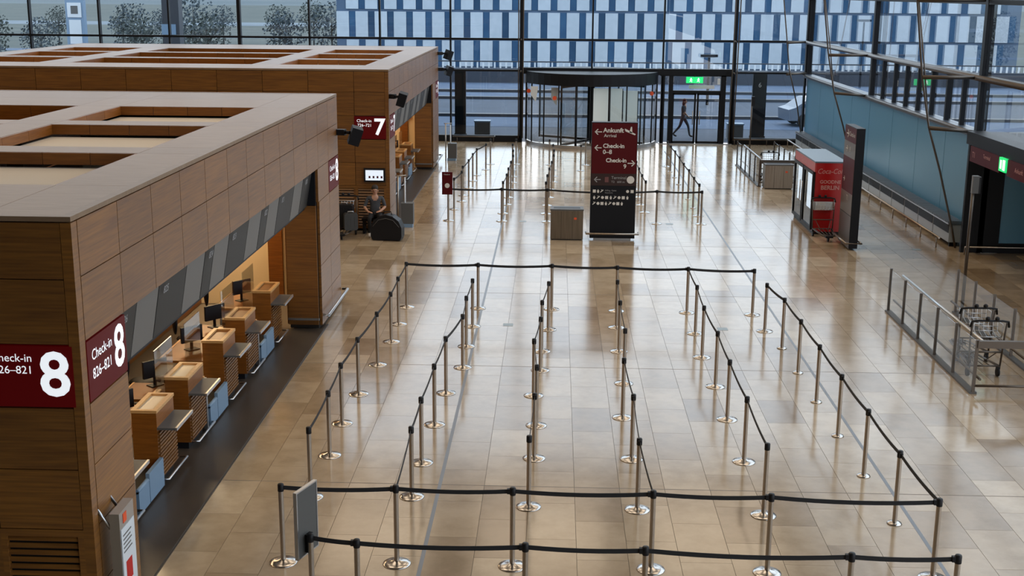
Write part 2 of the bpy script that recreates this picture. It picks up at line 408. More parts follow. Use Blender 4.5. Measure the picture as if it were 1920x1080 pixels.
# doorway recess beyond the blue panels
rec = thing('trim_1', None, None, (10.5, 31.9, 0), kind='structure')
B(0, .95, 0, .12, 0, 2.95).build('black_end_panel', M_blackmetal, rec)
B(.95, 5, .02, .1, .25, 2.95).build('blue_end_panel', M_frost, rec)
B(.95, 5, 0, .12, -.02, .25).build('plinth', M_blackmetal, rec)
B(-.06, .4, -14, .12, 2.8, 3.12).build('header', M_blackmetal, rec)
B(.4, 5, -14, .12, 2.95, 3.1).build('soffit', M_blackmetal, rec)
B(4.9, 5, -14, 0, 0, 3).build('inner_wall', M_frost, rec)
MB().tube([(.02, -.25, 0), (.02, -.25, .19), (4.6, -.25, .19)], .022, 8).build('guard_rail', M_steel, rec)
sg = B(-.10, -.06, -2.48, -.36, 2.42, 2.8).build('direction_sign', M_redp, rec)
R_, U_ = (0, -1, 0), (0, 0, 1)
text('Terminal', .14, M_pink, (-.105, -1.35, 2.66), R_, U_, sg); text('T1', .2, M_pink, (-.105, -.55, 2.6), R_, U_, sg)
sg = B(-.12, -.06, -2.95, -2.5, 2.48, 2.8).build('exit_sign', M_green, rec)
B(-.125, -.12, -2.9, -2.75, 2.52, 2.76).build('pictogram', M_exitw, sg); B(-.125, -.12, -2.68, -2.58, 2.54, 2.74).build('arrow', M_exitw, sg)
sg = B(-.10, -.06, -5.4, -3.0, 2.42, 2.8).build('direction_sign', M_redp, rec)
text('Ankunft', .16, M_pink, (-.105, -3.5, 2.62), R_, U_, sg)

# ------------------------------------------------------------------ revolving door and exit door
RC = (1.55, 55.3); RR = 2.85
d1 = thing('door_1', 'large glass revolving door drum with black canopy in the back facade', None, (RC[0], RC[1], 0), kind='structure')
A0, A1 = math.radians(186), math.radians(354)
MB().lathe([(RR+.06, 2.62), (RR+.06, 3.12), (.2, 3.12), (.2, 2.62), (RR+.06, 2.62)], n=48, smooth=False).build('canopy', M_blackmetal, d1)
MB().lathe([(RR+.05, 0), (RR+.05, .14), (RR-.05, .14), (RR-.05, 0)], n=40, a0=A0, a1=A1, smooth=False).build('base_ring', M_satin, d1)
gaps = [(186, 205), (205, 224), (224, 240), (240, 256), (284, 300), (300, 316), (316, 335), (335, 354)]
for a, b in gaps:
    MB().lathe([(RR, .14), (RR, 2.62)], n=6, a0=math.radians(a), a1=math.radians(b)).build('curved_pane', M_glass_clear, d1)
for a in (186, 205, 224, 240, 256, 284, 300, 316, 335, 354):
    c, s_ = math.cos(math.radians(a)), math.sin(math.radians(a))
    MB().tube([(RR*c, RR*s_, 0), (RR*c, RR*s_, 2.64)], .05 if a in (186, 354, 256, 284) else .03, 8).build('door_post', M_blackmetal, d1)
for a in (60, 150, 240, 330):
    c, s_ = math.cos(math.radians(a)), math.sin(math.radians(a)); M4 = Matrix.Rotation(math.radians(a), 4, 'Z')
    wgn = MB().box(.15, RR-.25, -.006, .006, .2, 2.55, M4).build('door_wing', M_glass_clear, d1)
    mb = MB(); mb.box(.1, RR-.2, -.03, .03, .06, .16, M4); mb.box(.1, RR-.2, -.03, .03, 2.5, 2.6, M4); mb.box(RR-.26, RR-.2, -.03, .03, .06, 2.6, M4); mb.box(.1, .16, -.03, .03, .06, 2.6, M4)
    mb.build('wing_frame', M_blackmetal, wgn)
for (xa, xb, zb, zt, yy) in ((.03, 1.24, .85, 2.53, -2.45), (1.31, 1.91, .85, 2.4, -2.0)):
    pn = B(xa, xb, yy, yy+.05, zb, zt).build('display_panel', mat('panel_added_glow', (.5, .55, .56), .4, emit=(.30, .36, .37), es=.6), d1)  # faint glow added, standing for daylight on the pale panels
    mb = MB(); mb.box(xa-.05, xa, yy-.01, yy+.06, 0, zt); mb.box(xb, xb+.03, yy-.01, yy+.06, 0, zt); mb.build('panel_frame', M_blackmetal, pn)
for x, y, z, m_ in ((-2.72, -1.2, 2.3, M_orange), (-1.6, -2.4, 2.1, M_orange), (2.55, -1.3, 2.25, M_orange)):
    MB().lathe([(0, 0), (.09, 0), (.09, .01), (0, .01)], n=12, smooth=False).build('warning_sticker', m_, d1, (x, y, z), (math.pi/2, 0, 0))
for xa, xb, z0, z1 in ((-2.62, -2.3, 1.9, 2.55), (-1.75, -1.42, 1.75, 2.5)):
    MB().poly([(xa, z1), (xa, z0+.3), (xb-.1, z0), (xb, z1)], (0, -1.9, 0), (1, 0, 0), (0, 0, 1), .01).build('white_sticker', M_whitepanel, d1)
d2 = thing('door_2', 'black framed double glass exit door under a green running-man sign', None, (6.13, HY1, 0), kind='structure')
mb = MB(); mb.box(-1.62, -1.02, -.12, .12, 2.95, 3.2); mb.box(-1.56, -1.4, -.12, .12, 0, 3.1)
mb.box(-1.6, 1.6, -.14, .14, 2.94, 3.2); mb.box(1.02, 1.24, -.14, .14, 0, 3); mb.box(-1.22, -1.04, -.12, .12, 0, 3); mb.box(1.45, 1.56, -.12, .12, 0, 3.1)
mb.box(-1.1, 1.1, -.1, .1, 2.2, 2.32); mb.build('frame', M_blackmetal, d2)
for xa, xb in ((-1.06, -.02), (.02, 1.06)):
    lf = piece('door_leaf', xa+.06, xb-.06, -.01, .01, .1, 2.2, M_glass_front, d2)
    mb = MB(); hw = (xb-xa)/2
    mb.box(-hw, -hw+.08, -.04, .04, -1.15, 1.05); mb.box(hw-.08, hw, -.04, .04, -1.15, 1.05); mb.box(-hw, hw, -.04, .04, -1.15, -1.03); mb.box(-hw, hw, -.04, .04, .98, 1.05)
    mb.build('leaf_frame', M_blackmetal, lf)
    MB().tube([(hw*.75 if xa < 0 else -hw*.75, -.09, -.3), (hw*.75 if xa < 0 else -hw*.75, -.09, .3)], .02, 6).build('push_bar', M_steel, lf)
piece('transom_pane', -1.04, 1.02, -.01, .01, 2.32, 2.95, M_glass_front, d2)
piece('side_pane', 1.24, 1.45, -.01, .01, .1, 2.94, M_glass_front, d2); piece('side_pane', -1.4, -1.22, -.01, .01, .1, 2.94, M_glass_front, d2)
B(-1.6, 1.6, -.2, .2, 0, .03).build('threshold', M_satin, d2)
piece('header_board', -.35, .75, -.04, 0, 2.4, 2.55, M_whitepanel, d2)
piece('sensor', .86, .98, -.14, -.05, 2.6, 2.85, M_whitepanel, d2)
B(-7.66, 1.6, -.16, .16, 2.98, 3.24).build('lintel', M_blackmetal, d2)
ex = thing('exit_sign', 'glowing green running-man exit sign above the double glass door', 'exit sign', (5.99, HY1-.25, 2.66))
B(-.36, .36, -.05, .05, 0, .26).build('light_box', M_green, ex)
for x in (-.16, .16):
    mb = MB(); mb.ball((x, -.055, .19), (.03, .006, .03), 6); mb.tube([(x, -.055, .16), (x-.02, -.055, .10)], .018, 6)
    mb.tube([(x-.02, -.055, .10), (x+.04, -.055, .07), (x+.03, -.055, .03)], .013, 6); mb.tube([(x-.02, -.055, .10), (x-.06, -.055, .05)], .013, 6); mb.tube([(x, -.055, .15), (x+.06, -.055, .13)], .011, 6)
    mb.tube([(x, -.055, .15), (x-.06, -.055, .15)], .011, 6); mb.build('pictogram', M_exitw, ex)
MB().tube([(0, 0, .26), (0, 0, .34)], .02, 6).build('bracket', M_blackmetal, ex)

# ------------------------------------------------------------------ check-in islands
def island(y0, num, desknums, label, full):
    K = thing('check_in_island', label, 'check-in island', (-4.51, y0, 0))
    W, D, H = 13.7, 14.4, 4.4
    # inner core
    mb = MB(); t_ = .06
    mb.box(-W+t_, -t_, t_, 1.2, .02, 4.3); mb.box(-.62, -t_, 12.14, D-t_, .02, 4.3)
    mb.box(-W+t_, -8.2, 1.2, D-t_, .02, 4.1); mb.box(-8.2, -t_, D-.3, D-t_, .02, 4.1); mb.box(-.35, -t_, 1.2, 12.2, 3.16, 4.3)
    mb.build('core', M_wood_dark, K)
    B(-8.2, -.3, 1.2, D-.3, 3.05, 3.16).build('inner_ceiling', M_grey, K)
    # side cladding (faces the hall)
    p_ = 1.0962; rows = [(3.80, 4.34), (3.16, 3.79), (2.52, 3.15), (1.885, 2.51), (1.255, 1.875), (.625, 1.245), (.06, .615)]
    for c in range(13):
        ya, yb = .15+c*p_, .15+(c+1)*p_
        for r, (za, zb) in enumerate(rows):
            if 1 <= c <= 10 and r >= 2: continue
            if r == 2 and c in (0, 12): continue
            piece('cladding_panel', -.05, 0, ya+.006, yb-.006, za, zb, M_wood_f, K)
    B(-.105, .0, .0, .14, .06, 4.34).build('corner_post', M_wood_f, K)
    # front cladding (faces the gallery) and rear cladding
    xs_ = [-.105, -.94]+[-.94-1.24*i for i in range(1, 11)]
    xs_[-1] = -W
    for c, (xb, xa) in enumerate(zip(xs_, xs_[1:])):
        for r, (za, zb) in enumerate(rows):
            if r == 2 and c == 0: continue
            if c <= 1 and r >= 5: continue
            piece('cladding_panel', xa+.006, xb-.006, 0, .05, za, zb, M_wood_f, K)
            if full: piece('cladding_panel', xa+.006, xb-.006, D-.05, D, za, zb, M_wood_f, K)
    # louvred vents low in the front
    for c, (xb, xa) in enumerate(zip(xs_[:2], xs_[1:3])):
        v = thing('louvre_vent', None, None, (xa, 0, 0)); v.parent = K; wd = xb-xa
        mb = MB(); mb.box(0, .06, 0, .05, .06, 1.245); mb.box(wd-.06, wd, 0, .05, .06, 1.245); mb.box(.06, wd-.06, 0, .05, 1.17, 1.245); mb.box(.06, wd-.06, 0, .05, .06, .12)
        mb.build('vent_frame', M_wood_f, v)
        sl = MB().box(0, wd-.12, -.012, .012, -.024, .024, Matrix.Rotation(-.5, 4, 'X')).mesh('slat', M_wood_f)
        for i in range(14): link('slat', sl, v, (.06, .026, .155+i*.0755))
    # roof edge trim
    mb = MB(); mb.box(-W, 0, 0, .1, 4.352, 4.4); mb.box(-.1, 0, .1, D, 4.352, 4.4); mb.box(-W, -.1, D-.1, D, 4.352, 4.4); mb.box(-W, -W+.1, .1, D-.1, 4.352, 4.4)
    mb.build('roof_edge', M_wood_roof, K)
    # roof: panels round nine wells
    gx = [(-.89, -.1), (-3.39, -.89), (-4.14, -3.39), (-9.39, -4.14), (-10.3, -9.39), (-12.8, -10.3), (-W+.1, -12.8)]
    gy = [(.1, 1.92), (1.92, 4.63), (4.63, 5.25), (5.25, 8.0), (8.0, 8.6), (8.6, 11.15), (11.15, D-.1)]
    for i, (xa, xb) in enumerate(gx):
        for j, (ya, yb) in enumerate(gy):
            if i % 2 == 1 and j % 2 == 1:
                deep = i == 3; dep = .9 if deep else .16
                zb = 4.4-dep; nn = 4 if not deep else 6
                pw = (xb-xa)/nn; pl = (yb-ya)/3
                for q in range(nn):
                    piece('well_panel', xa+q*pw+.004, xa+(q+1)*pw-.004, yb-.03, yb, zb, 4.392, M_wood_desk, K)
                for q in range(3):
                    piece('well_panel', xa, xa+.03, ya+q*pl+.004, ya+(q+1)*pl-.004, zb, 4.392, M_wood_desk, K)
                    piece('well_panel', xb-.03, xb, ya+q*pl+.004, ya+(q+1)*pl-.004, zb, 4.392, M_wood_desk, K)
                piece('well_panel', xa, xb, ya, ya+.03, zb, 4.392, M_wood_desk, K)
                if deep: piece('well_floor', xa, xb, ya, yb, zb-.3, zb-.02, M_wood_desk, K)
                else:
                    piece('well_floor', xa+.0, xb-.0, ya+.0, yb-.0, zb-.09, zb-.04, M_white_soft, K)
                continue
            lx, ly = xb-xa, yb-ya
            nx = max(1, round(lx/2.6)); ny = max(1, round(ly/2.0))
            for a in range(nx):
                for b in range(ny):
                    piece('roof_panel', xa+a*lx/nx+.003, xa+(a+1)*lx/nx-.003, ya+b*ly/ny+.003, ya+(b+1)*ly/ny-.003, 4.36, 4.396, M_wood_roof, K)
    # illuminated signs on the piers
    def sign_side(ya, yb):
        s_ = B(-.05, .006, ya, yb, 2.53, 3.14).build('check_in_sign', M_red, K)
        text(str(num), .62, M_digit, (.008, yb-.22, 2.84), (0, 1, 0), (0, 0, 1), s_, align='CENTER', bold=.012)
        text('Check-in', .155, M_digit, (.008, ya+.1, 2.97), (0, 1, 0), (0, 0, 1), s_)
        text(desknums, .155, M_digit, (.008, ya+.1, 2.78), (0, 1, 0), (0, 0, 1), s_)
    sign_side(.15, 1.24); sign_side(12.15+1.12, D-.02)
    piece('cladding_panel', -.05, 0, 12.14, 13.25, 2.52, 3.15, M_wood_f, K)
    s_ = B(-.95, -.08, -.006, .05, 2.53, 3.14).build('check_in_sign', M_red, K)
    text(str(num), .62, M_digit, (-.26, -.008, 2.84), (1, 0, 0), (0, 0, 1), s_, align='CENTER', bold=.012)
    text('Check-in', .112, M_digit, (-.47, -.008, 3.02), (1, 0, 0), (0, 0, 1), s_, align='RIGHT')
    text(desknums, .112, M_digit, (-.47, -.008, 2.90), (1, 0, 0), (0, 0, 1), s_, align='RIGHT')
    # display band over the counters: dark flight boards and lighter blanks
    ed = [1.3, 1.97, 2.77, 3.9, 4.75, 5.2, 6.0, 7.15, 8.0, 8.48, 9.28, 10.5, 11.3, 12.1]
    nums = desknums.split('–'); n0 = int(nums[0])
    for i, (ya, yb) in enumerate(zip(ed, ed[1:])):
        mb = MB(); X0, Z0, X1, Z1 = -.1, 3.12, -.22, 2.44
        vs = [(X0, ya+.015, Z0), (X0, yb-.015, Z0), (X1, yb-.015, Z1), (X1, ya+.015, Z1)]
        vs += [(a-.05, b, c) for a, b, c in vs]
        mb.add(vs, [(0,3,2,1),(4,5,6,7),(0,1,5,4),(1,2,6,5),(2,3,7,6),(3,0,4,7)])
        light = i in (1, 3, 5, 7, 9, 11)
        dp = mb.build('display_panel', M_screen_l if light else M_screen_d, K)
        if not light:
            up_ = Vector((X0-X1, 0, Z0-Z1)).normalized()
            text(str(n0-i//2), .13, M_mark, (-.112+.006, ya+.12, 3.0), (0, 1, 0), up_, dp, depth=.012)
    B(-.34, -.26, 1.2, 12.15, 2.38, 3.1).build('display_backing', M_blackmetal, K)
    # inside: end pier lining, back wall, lit end wall
    piece('end_lining', -.64, -.05, 12.08, 12.13, .1, 2.45, M_wood_f, K)
    piece('end_lining', -.64, -.05, 12.08, 12.13, 2.46, 3.1, M_blackmetal, K)
    piece('end_lining', -.67, -.62, 12.13, 13.9, .1, 3.05, M_wood_f, K)
    piece('kick_rail', -.64, -.03, 12.03, 12.06, .2, .24, M_satin, K)
    piece('inner_wall', -8.2, -.65, D-.36, D-.32, 0, 3.05, M_cream, K)
    piece('inner_door', -1.45, -1.15, D-.40, D-.361, 0, 2.2, M_wood_desk, K); piece('wall_screen', -1.2, -1.08, D-.43, D-.401, 1.7, 2.1, M_black, K)
    piece('inner_wall', -3.0, -2.92, 1.2, D-.36, 0, 3.05, M_wood_desk, K)
    for q in range(4): piece('wall_shelf', -2.92, -2.7, 2+q*2.7, 3.6+q*2.7, 1.0, 1.05, M_wood_light, K)
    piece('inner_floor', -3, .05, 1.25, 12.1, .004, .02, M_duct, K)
    # ceiling downlights of the counter zone
    for q, (yy, pw) in enumerate(((2.4, 38), (5.2, 44), (7.8, 42), (10.4, 42))):
        piece('downlight', -2.9, -2.0, yy-.82, yy+.82, 3.03, 3.05, M_satin, K)
        area('counter_lamp', (-2.45, yy, 3.02), (0, 0, 0), .85, 1.6, pw, (1, .74, .42), parent=K)
    area('counter_lamp', (-2.5, 13.2, 3.02), (0, 0, 0), .6, 1, 95, (1, .74, .42), parent=K)
    # steel guard rail round the far pier
    MB().tube([(.0, 12.3, .25), (.12, 12.25, .25), (.12, D+.1, .25), (0, D+.1, .25)], .03, 8).build('guard_rail', M_satin, K)
    return K

NAMES = ('near', 'far')
def desk(y, wname, i, big):
    t = thing('check_in_desk', 'walnut check-in desk with grey bag shelf, %s from front in %s island' % (ordn(i), wname), 'check-in desk', (-5.17, y, 0), group='check-in desks of the %s island' % wname)
    B(-.33, 0, 0, .74, .12, 1.06).build('body', M_wood_desk, t)
    mb = MB(); mb.box(-.34, .01, -.01, .05, 1.06, 1.1); mb.box(-.34, .01, .69, .75, 1.06, 1.1); mb.box(-.34, -.28, .05, .69, 1.06, 1.1); mb.box(-.05, .01, .05, .69, 1.06, 1.1)
    mb.build('top_rim', M_wood_light, t)
    B(-.28, -.05, .05, .69, 1.055, 1.07).build('top_pad', M_paper if i in (1, 2) else M_wood_desk, t)
    sh = B(0, .24, .0, .74, .83, .86).build('bag_shelf', M_grey, t)
    B(.24, .265, 0, .74, .82, .865).build('shelf_edge', M_satin, sh)
    mb = MB()
    for k in range(13): mb.box(0, .03, .01, .73, .16+k*.05, .185+k*.05)
    sl = mb.build('slatted_front', M_wood_f, t); sl['kind'] = 'stuff'
    B(-.33, -.04, .02, .72, .02, .12).build('plinth', M_black, t)
    MB().tube([(.0, .05, .12), (.1, .05, .12), (.1, .9, .12), (0, .9, .12)], .018, 6).build('foot_rail', M_satin, t)
    ce = .76 if i in (0, 2, 4) else 1.2
    wc = B(-1.05, -.33, .0, ce, .72, .76).build('work_counter', M_wood_desk, t)
    B(-1.06, -1.03, 0, ce, .715, .765).build('counter_edge', M_wood_light, wc)
    if ce < 1: return t
    B(-.36, -.33, .74, 1.2, .1, .98).build('modesty_panel', M_wood_desk, t)
    B(-.38, -.31, .74, 1.2, .98, 1.0).build('panel_cap', M_wood_light, t)
    return t
def screen(y, wname, i):
    t = thing('glass_screen', 'clear hygiene glass screen beside the %s desk of the %s island' % (ordn(i), wname), 'glass screen', (-5.5, y, .76), group='hygiene screens of the %s island' % wname)
    B(-.006, .006, 0, .8, .03, .84).build('pane', M_glass_clear, t)
    mb = MB(); mb.box(-.05, .05, .1, .16, 0, .04); mb.box(-.05, .05, .64, .70, 0, .04); mb.build('feet', M_satin, t)
def monitor(x, y, wname, i):
    t = thing('monitor', 'black computer monitor on the %s work counter of the %s island' % (ordn(i), wname), 'monitor', (x, y, .76), .9, group='monitors of the %s island' % wname)
    B(-.2, .2, -.02, .02, .14, .4).build('screen', M_black, t); B(-.02, .02, 0, .03, 0, .2).build('stand', M_black, t); B(-.1, .1, -.07, .09, 0, .015).build('foot', M_black, t)
def chair(x, y, wname, i, jacket=False):
    t = thing('office_chair', ('black office chair with dark jacket behind the near island\'s front desk' if jacket else 'black high-back office chair behind the %s desk of the %s island' % (ordn(i), wname)), 'office chair', (x, y, 0), -1.2, group='office chairs of the %s island' % wname)
    mb = MB(); 
    for k in range(5):
        a = 2*math.pi*k/5; mb.tube([(0, 0, .1), (.28*math.cos(a), .28*math.sin(a), .06)], [.025, .018], 6); mb.ball((.28*math.cos(a), .28*math.sin(a), .03), .03, 5)
    mb.build('base', M_black, t); MB().tube([(0, 0, .08), (0, 0, .46)], .025, 8).build('column', M_satin, t)
    MB().ball((0, 0, .5), (.25, .25, .06), 8).build('seat', M_black, t)
    MB().ball((0, -.26, .92), (.22, .05, .34), 8).build('backrest', M_black, t)
    if jacket: MB().ball((0, -.30, .95), (.25, .07, .36), 8).build('jacket', mat('dark_cloth', (.012, .018, .028), .9), t)
def conveyor(y, wname, i):
    t = thing('baggage_conveyor', 'baggage conveyor with pale blue end panels, %s from front in %s island' % (ordn(i), wname), 'conveyor', (-5.17, y, 0), group='baggage conveyors of the %s island' % wname)
    B(-.88, -.02, .1, 1.05, .1, .3).build('bed', M_belt_dark, t)
    B(-.6, 0, 0, .06, .8, .86).build('end_cap', M_wood_light, t); B(-.03, .03, -.01, .05, .05, .84).build('post', M_satin, t)
    mb = MB(); mb.box(.0, .05, .1, .5, .05, .36); mb.tube([(.025, .1, .36), (.025, .5, .36)], .03, 8); mb.build('end_panel', M_blueend, t)
    mb = MB(); mb.box(.0, .05, .52, 1.1, .05, .44); mb.build('end_panel', M_blueend, t)
    B(-.6, 0, .0, .04, .12, .8).build('side_board', M_wood_dark, t)

I8 = island(11.3, 8, '826–821', 'near wooden check-in island carrying the big white number 8', False)
I7 = island(33.75, 7, '726–721', 'farther wooden check-in island carrying the white number 7', True)
DYS = [13.45, 15.32, 16.76, 18.67, 20.07, 22.0]
for y0, nm in ((0, 'near'), (22.45, 'far')):
    for i, y in enumerate(DYS):
        desk(y+y0, nm, i, y0 == 0)
    for i, y in enumerate((14.25, 17.54, 20.85)): conveyor(y+y0, nm, i)
    for i, y in enumerate((16.35, 17.78, 19.86, 21.3)): screen(y+y0, nm, i+1)
    for i, y in enumerate((15.9, 17.4, 19.3, 20.7, 22.6)): monitor(-5.85, y+y0, nm, i+1)
    for i, y in enumerate((15.6, 18.4, 20.9, 22.9)): chair(-6.35, y+y0, nm, i+1, y0 == 0 and i == 0)
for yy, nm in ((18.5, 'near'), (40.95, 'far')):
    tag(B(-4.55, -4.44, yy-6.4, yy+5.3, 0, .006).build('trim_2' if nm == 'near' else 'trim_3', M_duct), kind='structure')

def speaker(loc, rz, label, tilt=.35):
    t = thing('loudspeaker', label, 'loudspeaker', loc, rz, group='black loudspeakers on the islands')
    B(-.06, .12, -.06, .06, -.06, .06).build('wall_plate', M_black, t)
    MB().tube([(.1, 0, 0), (.22, 0, 0)], .035, 8).build('arm', M_black, t)
    M4 = Matrix.Translation((.34, 0, -.06)) @ Matrix.Rotation(tilt, 4, 'Y') @ Matrix.Rotation(.5, 4, 'Z')
    b = MB().box(-.11, .11, -.13, .13, -.18, .18, M4).build('cabinet', M_blackmetal, t)
    MB().box(.11, .118, -.115, .115, -.165, .165, M4).build('grille', M_black, b)
speaker((-4.44, 25.6, 3.62), -.25, 'black loudspeaker on the far corner of the number 8 island')
speaker((-4.44, 33.85, 3.68), -.5, 'black loudspeaker on the near corner of the number 7 island')
speaker((-4.44, 47.95, 4.15), .2, 'upper black loudspeaker at the far end of the number 7 island')
speaker((-4.44, 48.1, 3.55), 0, 'lower black loudspeaker at the far end of the number 7 island')
t = thing('wall_screen', 'black framed lit information screen under the number 7 sign', 'screen', (-4.92, 33.73, 1.36))
B(-.29, .29, -.06, .0, 0, .38).build('frame', M_black, t)
sc_ = B(-.245, .245, -.064, -.06, .05, .33).build('display', M_ledscreen, t)
for k in range(4): B(-.16+k*.11, -.11+k*.11, -.067, -.064, .11, .17).build('icon', M_redp, sc_)

# ------------------------------------------------------------------ stanchions
def mk_stanchion(small=False):
    base = MB().lathe([(0, .045), (.035, .045), (.05, .036), (.115, .018), (.16, .010), (.165, .0), (0, 0)] if not small else [(0, .03), (.04, .03), (.085, .018), (.095, 0), (0, 0)], n=28).mesh('base', M_chrome)
    post = MB().lathe([(.03, .02), (.03, .90)], n=14).mesh('post', M_steel)
    cap = MB().lathe([(.034, .885), (.036, .89), (.036, .965), (.03, .975), (0, .976)], n=14).mesh('cap', M_black)
    return base, post, cap
ST, SMALL = mk_stanchion(), mk_stanchion(True)
def stanchion(x, y, label, group, small=False):
    t = thing('stanchion', label, 'stanchion', (x, y, 0), group=group)
    for n_, me in zip(('base', 'post', 'cap'), SMALL if small else ST): link(n_, me, t)
    return t
def belt(t, a, b, letters=False):
    """strap from stanchion t at a to the stanchion at b, with a little sag"""
    a, b = Vector((*a, 0)), Vector((*b, 0)); d = b-a; ln = d.length; u = d/ln; n = Vector((-u.y, u.x, 0)); mb = MB(); K = 8; vs = []
    for k in range(K+1):
        s = .036/ln+(1-.072/ln)*k/K; p = u*ln*s; sag = -.03*4*s*(1-s)*(ln/1.6)
        for dz, w_ in ((.905, .003), (.955, .003), (.955, -.003), (.905, -.003)): vs.append(p+n*w_+Vector((0, 0, dz+sag)))
    fs = [(4*k+j, 4*k+(j+1) % 4, 4*k+4+(j+1) % 4, 4*k+4+j) for k in range(K) for j in range(4)]+[(3, 2, 1, 0), (4*K, 4*K+1, 4*K+2, 4*K+3)]
    mb.add(vs, fs); o = mb.build('belt', M_belt, t)
    M_ = MB(); M_.box(-.02, .02, -.02, .02, -.03, .03, Matrix.Translation(u*.045+Vector((0, 0, .93))))
    M_.build('belt_clip', M_black, t)
    if letters:
        k = 1
        while k*.42 < ln-.1:
            s = k*.42/ln; sag = -.03*4*s*(1-s)*(ln/1.6)
            text('BER', .036, M_mark, u*k*.42+Vector((0, 0, .931+sag))-n*.0035, u, (0, 0, 1), o, align='CENTER', depth=.0015); k += 1
def column(pts, desc, group, connect=True, small_from=None, last_to=None, start=0, order='from front', letters=False, breaks=()):
    n = len(pts); obs = []
    for i, p in enumerate(pts):
        t = stanchion(p[0], p[1], 'steel stanchion, %s %s in %s' % (ordn(i), order, desc), group, small_from is not None and i in small_from)
        obs.append(t)
        if connect and i > 0 and i not in breaks: belt(t, p, pts[i-1], letters)
    if last_to: belt(obs[0], pts[0], last_to)
    return obs
FQ = 'stanchions of the near queue'; BQ = 'stanchions of the far queue'
front = [(-3.08, 13.25), (-1.76, 13.28), (-.42, 13.28), (1.18, 13.28), (2.51, 13.26), (4.38, 13.22)]
column(front, 'the near queue\'s front row', FQ, order='from left', letters=True)
column([(-2.48, 11.93), (-1.98, 11.82), (-.24, 11.82), (.99, 11.8), (3.07, 11.76), (4.14, 11.77)], 'the row at the bottom edge of the picture', 'stanchions of the bottom row', order='from left', letters=True)
L1 = [(-3.13, 15.16), (-3.15, 16.67), (-3.2, 18.02), (-3.17, 19.46), (-3.09, 21.12), (-3.04, 22.61), (-3.06, 23.89), (-3.06, 25.27)]
L2 = [(-1.81, 15.25), (-1.81, 16.46), (-1.78, 18.05), (-1.74, 19.6), (-1.57, 21.05), (-1.6, 22.39), (-1.58, 23.82)]
L3 = [(-.27, 15.0), (-.23, 16.72), (-.22, 18.1), (-.29, 19.55), (-.2, 20.96), (-.19, 22.15), (-.08, 23.68)]
L4 = [(1.13, 14.98), (1.16, 16.76), (1.12, 18.54), (1.23, 20.29), (1.24, 22.23), (1.27, 23.91)]
L5 = [(2.73, 14.89), (2.75, 16.75), (2.75, 18.55), (2.77, 20.21), (2.74, 21.94), (2.79, 23.56)]
L6 = [(4.34, 14.72), (4.33, 16.3), (4.32, 17.89), (4.32, 19.49), (4.32, 21.08), (4.31, 22.63), (4.18, 23.83)]
column(L1, 'the near queue\'s leftmost lane', FQ)
column(L2, 'near queue\'s second lane from left', FQ, last_to=front[1])
column(L3, 'near queue\'s third lane from left', FQ)
column(L4, 'near queue\'s fourth lane from left', FQ, last_to=front[3])
o5 = column(L5, 'near queue\'s fifth lane from left', FQ)
column(L6, 'the near queue\'s rightmost lane', FQ, last_to=front[5], small_from=(0, 1, 2, 3, 4, 5))
back = [(-1.56, 25.28), (-.02, 25.29), (1.33, 25.23), (2.79, 25.19), (4.13, 25.1)]
ob = column(back, 'the near queue\'s back row after the corner post', FQ, order='from left')
belt(ob[0], back[0], L1[-1]); belt(ob[3], back[3], L5[-1])
# far queue
b1 = [(-3.04, 37.35), (-2.92, 38.84), (-2.97, 39.98), (-2.89, 41.59), (-2.86, 43.21), (-2.81, 44.62), (-2.56, 46.07), (-2.47, 47.58)]
b2 = [(-1.53, 36.76), (-1.48, 38.33), (-1.48, 39.71), (-1.46, 41.3), (-1.44, 42.92), (-1.49, 44.36), (-1.57, 46.12), (-1.49, 47.67)]
b3 = [(-.25, 36.79), (-.22, 38.27), (-.17, 39.82), (-.1, 41.4), (-.04, 43.18), (-.03, 44.54), (-.07, 46.13), (-.21, 47.63)]
b4 = [(2.74, 37.26), (2.72, 38.58), (2.72, 40.09), (2.73, 41.7), (2.75, 43.3)]
b5 = [(4.29, 36.77), (4.28, 38.14), (4.3, 39.83), (4.28, 41.33), (4.3, 43.0), (4.3, 44.65), (4.28, 46.13), (4.27, 47.5)]
brow = [(-3.05, 35.42), (-1.51, 35.46), (-.2, 35.46), (2.94, 35.42), (4.22, 35.42)]
orow = column(brow, 'the far queue\'s front row beside the dark sign totem', BQ, order='from left')
column(b1, 'the far queue\'s leftmost lane', BQ, breaks=(7,)); column(b2, 'far queue\'s second lane from left', BQ, breaks=(7,)); column(b3, 'far queue\'s third lane from left', BQ, breaks=(7,))
column(b4, 'far queue\'s fourth lane from left', BQ); column(b5, 'the far queue\'s rightmost lane', BQ, small_from=(1, 2, 3, 4, 5, 6))
column([(.96, 46.06), (1.17, 47.66)], 'the short pair left of the dark sign totem', BQ, connect=False)
t = thing('queue_sign', 'small maroon sign with white round symbol on a post of the far queue', 'sign', (-3.07, 35.33, .78))
B(-.15, .15, -.02, .02, 0, .65).build('board', M_redp, t)
MB().lathe([(0, 0), (.07, 0), (.07, .006), (0, .006)], n=20, smooth=False).build('round_symbol', M_whitep, t, (0, -.02, .26), (math.pi/2, 0, 0))
text('Check-in', .05, M_whitep, (-.1, -.021, .58), (1, 0, 0), (0, 0, 1), t)
t = thing('queue_board', 'plain dark grey sign board clamped to the leftmost post of the bottom row', 'sign board', (-2.55, 12.02, .72), 0)
M4 = Matrix.Rotation(math.radians(70), 4, 'Z')
bd = MB().box(-.17, .21, -.015, .015, 0, .72, M4).build('board', M_greyplate, t)
